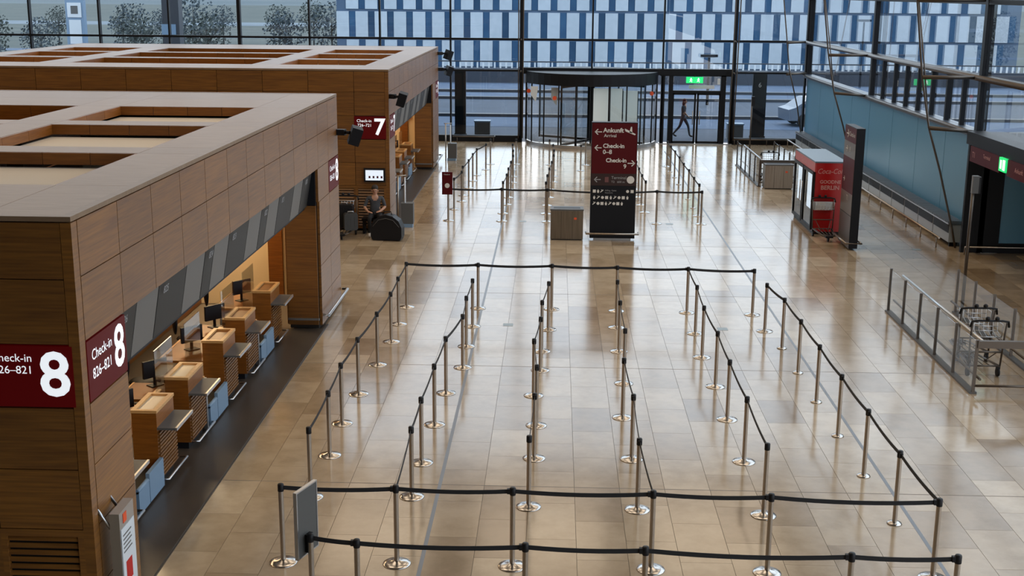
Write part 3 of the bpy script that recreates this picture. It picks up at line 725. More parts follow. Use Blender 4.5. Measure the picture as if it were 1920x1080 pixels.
mb = MB(); mb.box(-.185, -.17, -.02, .02, 0, .72, M4); mb.box(.21, .225, -.02, .02, 0, .72, M4); mb.box(-.185, .225, -.02, .02, .72, .735, M4); mb.box(-.185, .225, -.02, .02, -.015, 0, M4); mb.build('frame', M_satin, t)
mb = MB(); mb.box(-.04, .05, -.06, -.015, .02, .22, M4); mb.build('clamp', M_black, t)

# ------------------------------------------------------------------ totems, bins
def arrow(mb, O, R, U, s, left=True, d=.004):
    k = -1 if left else 1
    def P(pts): return [(x*s*k, y*s) for x, y in (pts if k > 0 else pts[::-1])]
    mb.poly(P([(-.5, -.06), (.42, -.06), (.42, .06), (-.5, .06)]), O, R, U, d)
    mb.poly(P([(.5, 0), (.08, .42), (-.02, .34), (.34, 0)]), O, R, U, d)
    mb.poly(P([(.5, 0), (.34, 0), (-.02, -.34), (.08, -.42)]), O, R, U, d)
t = thing('sign_totem', 'tall dark wayfinding totem with maroon upper half in the middle of the hall', 'sign totem', (1.56, 32.82, 0))
B(-.6, .6, 0, .26, .06, 3.15).build('body', M_blackmetal, t)
B(-.59, .59, -.004, 0, 1.8, 3.13).build('maroon_face', M_redp, t)
mid = B(-.59, .59, -.003, 0, 1.48, 1.8).build('dark_red_face', mat('dark_maroon', (.022, .006, .005), .4), t)
R_, U_ = (1, 0, 0), (0, 0, 1); yF = -.006
text('Ankunft', .165, M_whitep, (-.30, yF, 2.94), R_, U_, t, bold=.004); text('Arrival', .12, M_whitep, (-.28, yF, 2.80), R_, U_, t)
text('Check-in', .155, M_whitep, (-.30, yF, 2.53), R_, U_, t, bold=.004); text('0–8', .16, M_whitep, (-.30, yF, 2.37), R_, U_, t, bold=.003)
text('Check-in', .15, M_whitep, (.33, yF, 2.15), R_, U_, t, align='RIGHT', bold=.004); text('9', .16, M_whitep, (.33, yF, 1.99), R_, U_, t, align='RIGHT', bold=.003)
text('Terminal', .11, M_mark, (-.06, yF, 1.69), R_, U_, t); text('T2   600 m', .08, M_mark, (-.06, yF, 1.58), R_, U_, t)
for O, s, lf, m_ in (((-.43, yF, 2.9), .19, True, M_whitep), ((-.43, yF, 2.48), .19, True, M_whitep), ((.46, yF, 2.08), .2, False, M_whitep), ((-.43, yF, 1.64), .18, True, M_mark)):
    mb = MB(); arrow(mb, O, R_, U_, s, lf); mb.build('arrow', m_, t)
mb = MB(); mb.poly([(-.14, .06), (-.13, .07), (.15, -.07), (.13, -.10), (-.12, .0)], (.4, yF, 2.92), R_, U_, .004); mb.poly([(-.02, -.03), (.02, .12), (.05, .12), (.06, -.05)], (.4, yF, 2.92), R_, U_, .004); mb.build('plane_symbol', M_whitep, t)
MB().lathe([(0, 0), (.1, 0), (.1, .005), (0, .005)], n=24, smooth=False).build('round_symbol', M_whitep, t, (.45, -.004, 1.64), (math.pi/2, 0, 0))
MB().poly([(-.05, -.07), (.05, -.07), (.05, .07), (-.05, .07)], (-.18, yF, 1.64), R_, U_, .004).build('rail_symbol', mat('dull_red_print', (.14, .05, .05), .5), t)
for r_, (z, xs2) in enumerate(((1.33, (-.5, -.4, -.3, .38, .5)), (1.16, [-.5+.11*k for k in range(9)]), (1.0, [-.5+.105*k for k in range(8)]))):
    for k, x in enumerate(xs2):
        mb = MB(); q = (k*7+r_*3) % 4
        if q == 0: mb.poly([(-.04, -.04), (.04, -.04), (.04, .04), (-.04, .04)], (x, yF, z), R_, U_, .004)
        elif q == 1: mb.poly([(.04*math.cos(a*math.pi/5), .04*math.sin(a*math.pi/5)) for a in range(10)], (x, yF, z), R_, U_, .004)
        elif q == 2: mb.poly([(-.04, -.04), (.04, .02), (.03, .045), (-.045, -.02)], (x, yF, z), R_, U_, .004); mb.ball((x-.01, yF, z+.035), (.012, .004, .012), 5)
        else: mb.poly([(-.02, -.045), (.02, -.045), (.03, .02), (-.03, .02)], (x, yF, z), R_, U_, .004); mb.ball((x, yF, z+.035), (.013, .004, .013), 5)
        mb.build('pictogram', M_whitep, t)
text('Abflug  Gates', .055, M_mark, (-.22, yF, 1.35), R_, U_, t); text('Departures', .045, M_mark, (-.22, yF, 1.29), R_, U_, t)
MB().tube([(-.7, .1, .2), (-.7, -.12, .2), (.7, -.12, .2), (.7, .1, .2)], .028, 8).build('guard_rail', M_steel, t)
B(-.5, .5, .03, .23, 0, .06).build('plinth', M_satin, t)

t = thing('sign_totem', 'narrow dark totem seen edge-on in front of the red drinks cooler', 'sign totem', (7.64, 31.92, 0))
B(0, .22, 0, 1.26, .05, 3.15).build('body', M_blackmetal, t)
fc = B(-.004, 0, .01, 1.25, .9, 3.13).build('left_face', mat('bronze_face', (.13, .105, .09), .3), t)
B(-.006, -.004, .01, 1.25, 2.75, 3.13).build('maroon_band', M_redp, fc); B(-.006, -.004, .01, 1.25, 1.45, 2.35).build('maroon_band', M_redp, fc)
B(-.004, 0, .01, 1.25, .05, .88).build('lower_face', mat('dark_bronze', (.09, .08, .075), .3), t)
R3 = (0, -1, 0); xF = -.008
for y, z, s in ((.9, 2.94, .26), (.9, 2.55, .2), (1.0, 1.75, .16)):
    mb = MB(); arrow(mb, (xF, y, z), R3, U_, s, False); mb.build('arrow', M_whitep, fc)
text('Check-in', .17, M_whitep, (xF, .72, 2.95), R3, U_, fc); text('9', .2, M_whitep, (xF, .6, 2.55), R3, U_, fc); text('T1', .2, M_whitep, (xF, .6, 1.3), R3, U_, fc)
mb = MB(); mb.tube([(-.1, 1.3, .2), (-.1, -.08, .2), (.3, -.08, .2), (.3, 1.3, .2)], .025, 8); mb.build('guard_rail', M_steel, t)

def bin_(x, y, w_, label):
    t = thing('waste_bin', label, 'waste bin', (x, y, 0), group='steel waste bins')
    B(0, w_, 0, .5, .03, .8).build('body', noisy('bin_steel', (.19, .16, .125), (.26, .22, .175), 6, .33, (6, 1, .2), metal=.9), t)
    lid = B(-.01, w_+.01, -.01, .51, .8, .84).build('lid', M_grey, t)
    B(.08, w_-.08, .15, .35, .84, .845).build('opening', M_black, lid)
    for a in (.33, .66): B(w_*a-.003, w_*a+.003, -.004, 0, .05, .78).build('door_seam', M_black, t)
    B(w_*.72, w_*.80, -.006, -.001, .56, .62).build('red_mark', M_orange, t); B(.03, w_-.03, .03, .47, 0, .03).build('plinth', M_black, t)
bin_(-.09, 32.76, .87, 'steel waste bin standing left of the central sign totem')
bin_(7.12, 42.2, .95, 'steel waste bin at the front of the far trolley corral')

# ------------------------------------------------------------------ drinks cooler
t = thing('drinks_cooler', 'red two-door drinks cooler with glass doors beside the edge-on totem', 'drinks cooler', (7.1, 34.1, 0))
B(.04, .85, 0, 2.85, .08, 1.98).build('body', M_fridge, t)
B(0, .87, -.01, 2.87, 1.98, 2.02).build('top', M_fridgetop, t)
hd = B(0, .04, 0, 2.85, 1.73, 1.98).build('header', mat('header_red', (.5, .045, .04), .35), t)
text('Coca-Cola', .17, M_pink, (-.003, 1.9, 1.855), (0, -1, 0), (0, 0, 1), hd, shear=.25)
for k in range(2):
    ya, yb = .06+k*1.4, 1.38+k*1.4
    dr = thing('door', None, None, (0, ya, 0)); dr.parent = t; wd = yb-ya
    mb = MB(); mb.box(-.03, .03, 0, .09, .12, 1.72); mb.box(-.03, .03, wd-.09, wd, .12, 1.72); mb.box(-.03, .03, .09, wd-.09, .12, .2); mb.box(-.03, .03, .09, wd-.09, 1.64, 1.72); mb.build('door_frame', M_black, dr)
    B(-.005, .005, .09, wd-.09, .2, 1.64).build('pane', glass('cooler_glass', (.8, .85, .9), 1.2, .03), dr)
    B(.02, .03, .3, wd-.42, .65, 1.6).build('tube_light', M_tube, dr)
    MB().tube([(-.07, .1 if k else wd-.1, .7), (-.07, .1 if k else wd-.1, 1.3)], .016, 6).build('handle', M_satin, dr)
    B(.031, .036, .1, wd-.1, .2, 1.64).build('back_liner', M_grey, dr)
text('Coca-Cola', .20, M_pink, (.44, -.002, 1.75), (1, 0, 0), (0, 0, 1), t, align='CENTER', shear=.3, sx_=.85)
text('GOODNE', .13, M_pink, (.44, -.002, 1.46), (1, 0, 0), (0, 0, 1), t, align='CENTER', bold=.003); text('BERLIN', .16, M_pink, (.44, -.002, 1.3), (1, 0, 0), (0, 0, 1), t, align='CENTER', bold=.004)
B(.05, .84, .02, 2.83, 0, .08).build('plinth', M_black, t)

# ------------------------------------------------------------------ luggage trolleys and corrals
def trolley(loc, rz, label, dark=True, ad=False):
    t = thing('luggage_trolley', label, 'luggage trolley', loc, rz, group='luggage trolleys')
    r = .016
    mb = MB()
    for s in (-1, 1):
        mb.tube([(s*.27, 0, .2), (s*.29, -.02, .7), (s*.29, -.08, 1.0)], r, 6); mb.tube([(s*.27, 0, .2), (s*.16, .85, .16)], r, 6)
    mb.tube([(-.27, 0, .2), (.27, 0, .2)], r, 6); mb.tube([(-.28, 0, .45), (.28, 0, .45)], r, 6); mb.tube([(-.16, .85, .16), (.16, .85, .16)], r, 6)
    mb.tube([(-.2, .02, .44), (-.1, .3, .2)], .01, 5); mb.tube([(.2, .02, .44), (.1, .3, .2)], .01, 5); mb.build('frame', M_bronze, t)
    MB().tube([(-.33, -.08, .92), (-.31, -.1, 1.02), (-.2, -.12, 1.04), (.2, -.12, 1.04), (.31, -.1, 1.02), (.33, -.08, .92)], .02, 8).build('handle_bar', M_black, t)
    mb = MB()
    for k in range(7): mb.tube([(-.24+k*.08, .0, .72), (-.24+k*.08, .2, .78), (-.24+k*.08, .22, .95)], .006, 5)
    for z, y in ((.72, 0), (.78, .2), (.86, .21), (.95, .22)): mb.tube([(-.25, y, z), (.25, y, z)], .007, 5)
    for x in (-.25, .25): mb.tube([(x, 0, .72), (x, -.02, .95), (x, .22, .95)], .008, 5)
    mb.build('basket', M_satin, t)
    mb = MB()
    for k in range(5): mb.tube([(-.22+k*.11, .02, .2), (-.14+k*.07, .84, .17)], .009, 5)
    mb.build('platform', M_bronze, t)
    for x, y in ((-.26, .05), (.26, .05), (0, .8)):
        w_ = MB().tube([(x-.02, y, .075), (x+.02, y, .075)], .075, 12).build('wheel', M_black, t)
        B(x-.03, x+.03, y-.03, y+.03, .13, .2).build('wheel_fork', M_black, w_)
    MB().box(-.1, .1, .7, .95, .12, .17).build('bumper', M_black, t)
    for x in (-.06, .1): MB().ball((x, -.13, 1.08), .04, 6).build('brake_knob', M_black, t)
    if ad:
        b = B(-.28, .28, -.14, -.11, .70, .93).build('advert_board', M_whitepanel, t); B(-.2, -.06, -.143, -.14, .74, .8).build('red_print', M_redp, b)
    return t
def corral(x0, x1, y0, y1, n, label):
    t = thing('trolley_corral', label, 'trolley corral', (x0, y0, 0)); W, D = x1-x0, y1-y0
    for sx_, xx in enumerate((0, W)):
        for k in range(n):
            y = D*k/(n-1); piece('post', xx-.025, xx+.025, y-.02, y+.02, 0, .93, M_bronze, t)
            if k < n-1:
                y2 = D*(k+1)/(n-1); piece('glass_panel', xx-.005, xx+.005, y+.03, y2-.03, .1, .9, M_glass_corral, t)
        MB().tube([(xx+(.1 if not sx_ else -.1), 0, .25), (xx+(.1 if not sx_ else -.1), D, .25)], .022, 8).build('bumper_rail', M_bronze, t)
        piece('kerb', xx-.06, xx+.06, -.02, D+.03, 0, .035, M_grey, t)
    piece('front_beam', 0, W, -.04, .04, .80, .92, M_bronze, t)
    MB().tube([(0, 0, .14), (W, 0, .14)], .022, 8).build('front_rail', M_bronze, t)
    MB().tube([(.25, .3, .78), (.25, D, .78)], .025, 8).build('inner_rail', M_satin, t)
corral(7.03, 8.42, 20.08, 25.55, 6, 'near glass-sided trolley corral by the right edge of the hall')
corral(7.02, 8.42, 42.75, 48.15, 6, 'far glass-sided trolley corral behind the drinks cooler')
trolley((7.52, 21.05, 0), 0, 'front luggage trolley parked in the near corral, basket facing the gallery')
trolley((7.62, 21.95, 0), 0, 'second luggage trolley pushed in behind the front one of the near corral')
trolley((7.55, 44.0, 0), 0, 'pale luggage trolley in the far corral behind the steel bin')
trolley((7.36, 33.9, 0), math.pi, 'luggage trolley with white advert board parked at the side of the red cooler', ad=True)
t = thing('camera_pole', 'tall thin steel pole with a small camera box beside the near trolley corral', 'pole', (8.62, 25.75, 0))
MB().tube([(0, 0, 0), (0, 0, 2.85)], .035, 10).build('pole', M_bronze, t); B(-.03, .09, -.06, .06, 2.5, 2.86).build('camera_box', M_grey, t); B(.09, .13, -.06, .06, 2.5, 2.84).build('camera_front', M_black, t)
MB().lathe([(.1, 0), (.1, .01), (0, .012)], n=16).build('foot', M_bronze, t)
t = thing('camera_pole', 'thin steel pole inside the far trolley corral near the glass', 'pole', (7.55, 48.6, 0))
MB().tube([(0, 0, 0), (0, 0, 2.5)], .03, 8).build('pole', M_bronze, t); B(-.02, .1, -.05, .05, 2.25, 2.6).build('camera_box', M_black, t)

# ------------------------------------------------------------------ convector radiators along the right wall
for k in range(15):
    y = 32.6+k*1.45
    if y > 53: break
    t = thing('convector', 'low steel convector along the blue wall, %s from the doorway' % ordn(k), 'convector', (10.15, y, 0), group='convectors along the right wall')
    B(.25, .55, .03, 1.42, .12, .62).build('casing', mat('convector_grey', (.42, .48, .54), .4) if k == 0 else bpy.data.materials['convector_grey'], t)
    mb = MB()
    for q in range(11): mb.box(.2, .58, .05+q*.125, .07+q*.125, .63, .69)
    f_ = mb.build('fins', M_satin, t); f_['kind'] = 'stuff'
    B(.2, .6, .0, 1.45, .60, .63).build('top_rail', M_satin, t)
    piece('foot', .3, .5, .1, .16, 0, .12, M_blackmetal, t); piece('foot', .3, .5, 1.3, 1.36, 0, .12, M_blackmetal, t)
    B(.24, .25, .06, 1.39, .36, .58).build('slot', M_blackmetal, t)
t = thing('guard_rail', 'long steel guard rail running low in front of the convectors', 'guard rail', (10.05, 32.3, 0))
MB().tube([(0, 0, .3), (0, 22, .3)], .03, 8).build('rail', M_steel, t)
for k in range(16): MB().tube([(0, .2+k*1.45, 0), (0, .2+k*1.45, .3)], .018, 6).build('post', M_steel, t)

# ------------------------------------------------------------------ stands beside the islands
t = thing('info_stand', 'slim steel stand with white poster and red symbols at the number 8 pier', 'info stand', (-4.3, 11.44, 0))
B(-.1, .0, 0, .42, .1, 1.36).build('body', M_satin, t)
ps = B(0, .006, .02, .40, .12, 1.18).build('poster', mat('poster_white', (.62, .66, .70), .4), t)
for k in range(5): B(.006, .008, .06, .30-.03*(k % 2), 1.09-k*.045, 1.105-k*.045).build('print_line', M_grey, ps)
MB().poly([(.1, .58), (.27, .58), (.27, .80), (.1, .80)], (.006, 0, 0), (0, 1, 0), (0, 0, 1), .003).build('red_case_symbol', mat('symbol_red', (.45, .004, .004), .5), ps)
MB().poly([(.22+.05*math.cos(a), .47+.05*math.sin(a)) for a in [k*math.pi/5 for k in range(10)]], (.006, 0, 0), (0, 1, 0), (0, 0, 1), .003).build('red_dot', bpy.data.materials['symbol_red'], ps)
MB().poly([(.08, .2), (.3, .2), (.25, .42), (.13, .42)], (.006, 0, 0), (0, 1, 0), (0, 0, 1), .003).build('figure_symbol', M_pink, ps)
MB().tube([(-.1, .02, 1.2), (-.24, .02, 1.42), (-.24, .38, 1.42), (-.1, .38, 1.2)], .018, 8).build('handle', M_satin, t)
B(.0, .004, .1, .2, 1.22, 1.32).build('badge', M_orange, t); B(-.2, .25, -.02, .44, 0, .1).build('foot', M_blueend, t)
def baggauge(x, y, label):
    t = thing('bag_gauge', label, 'bag gauge stand', (x, y, 0), group='bag gauge stands')
    MB().tube([(-.16, 0, 0), (-.16, 0, 1.45)], .025, 8).build('pole', M_steel, t); MB().tube([(.02, .1, .05), (.02, .1, 1.4)], .025, 8).build('pole', M_whitepanel, t)
    B(-.08, .26, -.02, .28, .1, .68).build('box', M_grey, t); B(-.1, .24, -.03, .25, 0, .1).build('foot', M_blueend, t)
    MB().tube([(-.22, 0, 1.45), (.06, .1, 1.45)], .02, 6).build('top_bar', M_steel, t)
baggauge(-4.2, 34.3, 'steel bag gauge stand at the front corner of the number 7 island')
baggauge(-4.1, 48.4, 'steel bag gauge stand past the far end of the number 7 island')

# ------------------------------------------------------------------ people
def skin_mesh(nodes, edges, sub=2):
    me = bpy.data.meshes.new('skeleton'); me.from_pydata([n[0] for n in nodes], edges, []); me.update()
    o = bpy.data.objects.new('skeleton', me); C.objects.link(o)
    o.modifiers.new('s', 'SKIN').use_smooth_shade = True
    for i, n in enumerate(nodes):
        r = n[1]; me.skin_vertices[0].data[i].radius = r if isinstance(r, tuple) else (r, r)
    me.skin_vertices[0].data[0].use_root = True
    o.modifiers.new('b', 'SUBSURF').levels = sub
    dg = bpy.context.evaluated_depsgraph_get(); out = bpy.data.meshes.new_from_object(o.evaluated_get(dg))
    bpy.data.objects.remove(o); return out
M_skin = mat('skin', (.42, .22, .14), .55); M_hair = mat('dark_hair', (.018, .011, .008), .7); M_shoe = mat('pale_shoe', (.5, .46, .42), .6)
def person(loc, rz, label, J, top, legs, hair_m, long_hair=False, shoe=M_shoe):
    """J: joint positions (local, facing -Y).  One continuous skin grown over the whole skeleton."""
    nodes, edges, zone = [], [], []
    def add(p, r, par, z):
        nodes.append((tuple(p), r)); zone.append(z)
        if par is not None: edges.append((par, len(nodes)-1))
        return len(nodes)-1
    V = lambda k: Vector(J[k])
    pel = add(V('pelvis'), (.15, .11), None, 'leg'); wst = add(V('pelvis').lerp(V('chest'), .5), (.14, .10), pel, 'top'); ch = add(V('chest'), (.17, .11), wst, 'top')
    nk = add(V('neck'), .055, ch, 'skin'); h1 = add(V('neck').lerp(V('head'), .55), (.07, .075), nk, 'skin'); h2 = add(V('head'), (.085, .10), h1, 'skin'); add(V('head')+Vector((0, .01, .09)), (.06, .075), h2, 'skin')
    for s in 'LR':
        sh = add(V('sh'+s), .062, ch, 'top'); eb = add(V('el'+s), .045, sh, 'top' ); wr_ = add(V('wr'+s), .03, eb, 'skin'); hd = V('hand'+s); d = (hd-V('wr'+s)).normalized()
        pm = add(V('wr'+s)+d*.06, (.038, .02), wr_, 'skin'); side = d.cross(Vector((0, 0, 1)))
        side = side.normalized() if side.length > .1 else Vector((1, 0, 0)); dn = Vector((0, 0, -.35))
        for q in range(4):
            f1 = add(V('wr'+s)+d*.10+side*(.027-.018*q), .009, pm, 'skin'); ln = (.06, .07, .065, .05)[q]
            f2 = add(Vector(nodes[f1][0])+d*ln*.55, .0085, f1, 'skin'); add(Vector(nodes[f2][0])+(d+dn).normalized()*ln*.5, .0075, f2, 'skin')
        th = add(V('wr'+s)+d*.045+side*.045, .010, pm, 'skin'); add(Vector(nodes[th][0])+(d+side*.4).normalized()*.045, .009, th, 'skin')
        hp = add(V('hip'+s), .095, pel, 'leg'); kn = add(V('kn'+s), .062, hp, 'leg'); an = add(V('an'+s), .042, kn, 'leg'); add(V('toe'+s).lerp(V('an'+s), .6)-Vector((0, 0, .03)), .045, an, 'shoe'); add(V('toe'+s), .035, len(nodes)-1, 'shoe')
    me = skin_mesh(nodes, edges, 2)
    mats = {'top': 0, 'leg': 1, 'skin': 2, 'shoe': 3}
    for mm in (top, legs, M_skin, shoe): me.materials.append(mm)
    # material zones follow the nearest bone
    bones = [(Vector(nodes[a][0]), Vector(nodes[b][0]), zone[b]) for a, b in edges]
    for f in me.polygons:
        c = f.center; best = 9; z = 'top'
        for a, b, zz in bones:
            d = b-a; t_ = max(0, min(1, (c-a).dot(d)/max(d.length_squared, 1e-6))); q = (c-a-d*t_).length
            if q < best: best, z = q, zz
        f.material_index = mats[z]; f.use_smooth = True
    t = thing('person', label, 'person', loc, rz)
    bo = link('body', me, t); hd = V('head')
    mb = MB(); mb.ball(hd+Vector((0, .028, .062)), (.092, .105, .085), 8)
    if long_hair: mb.ball(hd+Vector((0, .05, -.08)), (.105, .08, .16), 8)
    mb.build('hair', hair_m, t)
    mb = MB()
    for s in (-1, 1): mb.ball(hd+Vector((s*.033, -.088, .0)), (.014, .01, .009), 5)
    mb.build('eyes', M_black, bo)
    mb = MB(); mb.ball(hd+Vector((0, -.105, -.03)), (.014, .02, .022), 5)
    for s in (-1, 1): mb.ball(hd+Vector((s*.09, .01, -.02)), (.012, .02, .03), 5)
    mb.build('nose_and_ears', M_skin, bo)
    MB().ball(hd+Vector((0, -.088, -.075)), (.024, .01, .006), 5).build('mouth', mat('lips', (.3, .1, .08), .5), bo)
    return t
cloth_g = noisy('grey_shirt', (.045, .047, .052), (.06, .062, .07), 30, .9); cloth_k = mat('black_trousers', (.008, .008, .010), .9); coat = mat('dark_coat', (.02, .025, .035), .9)
person((-4.87, 33.36, 0), .15, 'seated person in a grey shirt and dark trousers below the lit screen, hands in lap',
       dict(pelvis=(0, 0, .52), chest=(0, -.03, .90), neck=(0, -.05, 1.08), head=(0, -.07, 1.2), shL=(.19, -.02, 1.0), shR=(-.19, -.02, 1.0), elL=(.27, -.05, .74), elR=(-.29, -.07, .74),
            wrL=(.14, -.27, .66), wrR=(-.20, -.30, .65), handL=(.05, -.38, .65), handR=(-.1, -.40, .64), hipL=(.1, 0, .5), hipR=(-.1, 0, .5), knL=(.14, -.44, .52), knR=(-.16, -.44, .52), anL=(.13, -.5, .09), anR=(-.17, -.5, .09), toeL=(.13, -.68, .04), toeR=(-.18, -.68, .04)), cloth_g, cloth_k, M_hair)
t = thing('bench', 'low dark bench against the number 7 island behind the seated person', 'bench', (-4.87, 33.45, 0))
B(-.36, .36, -.2, .2, .38, .42).build('seat', M_black, t)
for x in (-.34, .29): B(x, x+.05, -.18, .18, 0, .38).build('leg', M_black, t)
person((5.85, 57.6, 0), math.radians(70), 'person in dark clothes walking outside past the exit door',
       dict(pelvis=(0, 0, .95), chest=(0, -.03, 1.32), neck=(0, -.04, 1.50), head=(0, -.06, 1.62), shL=(.18, -.02, 1.42), shR=(-.18, -.02, 1.42), elL=(.23, .12, 1.16), elR=(-.23, -.10, 1.16),
            wrL=(.22, .06, .93), wrR=(-.22, -.26, .98), handL=(.21, .03, .84), handR=(-.21, -.34, .95), hipL=(.09, 0, .9), hipR=(-.09, 0, .9), knL=(.1, -.22, .52), knR=(-.1, .12, .50), anL=(.1, -.30, .09), anR=(-.1, .42, .14), toeL=(.1, -.5, .05), toeR=(-.1, .25, .04)), coat, mat('dark_jeans', (.018, .025, .04), .9), mat('brown_hair', (.05, .014, .008), .7), True, M_black)
def suitcase(loc, rz, w_, d_, h_, label, mm=M_black):
    t = thing('suitcase', label, 'suitcase', loc, rz, group='black suitcases')
    s = MB(); q = .04
    outline = [(-w_/2+q, 0), (w_/2-q, 0), (w_/2, q), (w_/2, h_-q), (w_/2-q, h_), (-w_/2+q, h_), (-w_/2, h_-q), (-w_/2, q)]
    s.poly(outline, (0, d_/2, .04), (1, 0, 0), (0, 0, 1), d_); s.build('shell', mm, t)
    for k in range(3): B(-w_/2+.08+k*(w_-.16)/2-.012, -w_/2+.08+k*(w_-.16)/2+.012, -d_/2-.008, -d_/2, .1, h_-.05).build('rib', mm, t)
    MB().tube([(-.08, 0, h_+.03), (-.07, 0, h_+.08), (.07, 0, h_+.08), (.08, 0, h_+.03)], .012, 6).build('handle', M_satin, t)
    for x in (-w_/2+.06, w_/2-.06): MB().tube([(x-.012, 0, .028), (x+.012, 0, .028)], .028, 8).build('wheel', M_black, t)
trolley((-5.64, 33.2, 0), math.pi, 'luggage trolley loaded with black suitcases left of the seated person')
suitcase((-5.64, 32.86, .22), 0, .5, .28, .62, 'black upright suitcase standing on the loaded trolley')
suitcase((-5.42, 32.58, .2), .3, .36, .22, .45, 'smaller dark suitcase in front on the loaded trolley', mat('charcoal_shell', (.03, .03, .03), .5))
t = thing('travel_bag', 'big round-topped black travel bag on the floor before the seated person', 'travel bag', (-4.42, 32.47, 0), -.12)
mb = MB(); mb.poly([(-.38, 0), (.38, 0), (.42, .1), (.42, .34), (.34, .52), (.18, .64), (0, .68), (-.18, .64), (-.34, .52), (-.42, .34), (-.42, .1)], (0, .17, .02), (1, 0, 0), (0, 0, 1), .34); mb.build('body', M_black, t)
MB().tube([(-.36, -.175, .38), (-.2, -.18, .56), (0, -.18, .61), (.2, -.18, .56), (.36, -.175, .38)], .008, 5).build('zip', M_grey, t)
MB().tube([(-.12, 0, .68), (-.1, 0, .76), (.1, 0, .76), (.12, 0, .68)], .014, 6).build('handle', M_black, t)

# ------------------------------------------------------------------ outside: forecourt, parapet, building, trees
M_road = noisy('wet_asphalt', (.022, .036, .062), (.038, .056, .09), .6, .8, coords='Object')  # asphalt blued, cool ambient light mixed into its colour
M_pave = noisy('pale_paving', (.055, .085, .14), (.085, .12, .185), 1.2, .8, spec=.25)
M_kerb = mat('dark_kerb', (.03, .035, .045), .5)
M_field = noisy('far_field', (.03, .045, .042), (.065, .075, .065), .06, .9, detail=6)
fc_ = tag(B(-140, 120, HY1+.2, 93, -.4, -.04).build('forecourt', M_road), 'wet grey road and paving in front of the terminal glass', 'forecourt', kind='structure')
B(15.6, 120, -30, HY1+.2, -.4, -.04).build('side_forecourt', M_road, fc_); B(HX1+.2, 15.6, 33, HY1+.2, -.4, -.04).build('side_forecourt', M_road, fc_)
for a, b, m_ in ((61.5, 66.4, M_pave), (78.5, 82.5, M_pave), (84, 91, M_pave)): B(-120, 110, a, b, -.04, -.03).build('paved_lane', m_, fc_)  # paler lanes, wet-road reflections put into their colour
for y in (66.6, 77.6, 83.2): B(-120, 110, y-.25, y+.25, -.04, .12).build('kerb', M_kerb, fc_)
tag(B(-400, 400, 93.5, 900, -6, -5).build('ground_field', M_field), 'grass and brown fields in the distance', 'field', kind='structure')
pr = thing('bridge_parapet', 'dark forecourt parapet with a pale baluster railing on top', 'parapet', (0, 92.2, 0))
B(-140, 120, -.2, .2, -.4, .98).build('wall', mat('parapet_dark', (.035, .045, .065), .6), pr)
mb = MB(); k = -60
while k < 75: mb.box(k, k+.12, -.03, .03, .98, 1.42); k += .42
s_ = mb.build('balusters', M_whitepanel, pr); s_['kind'] = 'stuff'
B(-140, 120, -.05, .05, 1.42, 1.5).build('top_rail', M_kerb, pr)
# striped building
M_bpanel = noisy('pale_facade_panel', (.35, .41, .48), (.39, .45, .53), 1.5, .5, per_obj=.05)  # blue dusk light is mixed into panel and window colours
M_bwin = noisy('blue_window', (.018, .055, .12), (.026, .075, .15), .7, .5, per_obj=.25, spec=.2)
M_bslab = mat('facade_slab', (.05, .09, .16), .6)
bl = thing('office_building', 'long pale office building with staggered white panels and narrow blue windows', 'building', (-26.1, 150, 0))
B(0, 80, .15, 20, -6, 7.6).build('core', M_bslab, bl)
P2 = 2.27; zr = -2.45-3.29
pm = unit_box(1.47, .12, 3.0, M_bpanel); wm = unit_box(.78, .04, 3.0, M_bwin)
rows_ = [(-2.45, .86), (.86, 4.13), (4.13, 7.42)]
for r, (za, zb) in enumerate(rows_):
    for c in range(35):
        x = c*P2+(1.15 if r % 2 == 0 else 0)
        if x+2.3 > 80: continue
        cz = (za+zb)/2
        if r < 3:
            link('facade_panel', pm, bl, (x+.735, .06, cz)); link('window', wm, bl, (x+1.47+.4, .1, cz))
        else:
            pass
for r, (za, zb) in enumerate(rows_[3:]):
    mb = MB(); mb2 = MB()
    for c in range(35):
        x = c*P2+(1.15 if (r+3) % 2 == 0 else 0)
        mb.box(x, x+1.47, 0, .12, za+.1, zb-.15); mb2.box(x+1.48, x+2.26, .08, .12, za+.1, zb-.15)
    o = mb.build('upper_facade_panels', M_bpanel, bl); o['kind'] = 'stuff'; o = mb2.build('upper_windows', M_bwin, bl); o['kind'] = 'stuff'
# dark steles, bins, lamp poles outside
def stele(x, y, h, w_, label, mark=False):
    t = thing('advert_stele', label, 'stele', (x, y, 0), group='black steles outside')
    B(-w_/2, w_/2, -.12, .12, .1, h).build('body', M_blackmetal, t); B(-w_/2-.03, w_/2+.03, -.16, .16, 0, .1).build('foot', M_blackmetal, t)
    B(-w_/2+.03, w_/2-.03, -.125, -.12, h*.45, h-.05).build('screen', M_screen_d, t)
    if mark: text('6', .3, M_whitep, (0, -.13, h-.6), (1, 0, 0), (0, 0, 1), t, align='CENTER')
stele(-4.35, 57.2, 3.0, .5, 'black stele outside the glass left of the revolving door'); stele(9.25, 57.6, 3.0, .62, 'black stele with a white mark outside, right of the exit door', True)
for x, lb in ((-3.35, 'low grey bin with pale lid outside left of the revolving door'), (8.2, 'low grey bin outside right of the exit door')):
    t = thing('outdoor_bin', lb, 'bin', (x, 57.4, 0)); B(-.35, .35, -.25, .25, 0, .62).build('body', M_grey, t); B(-.38, .38, -.28, .28, .62, .68).build('lid', M_blueend, t)
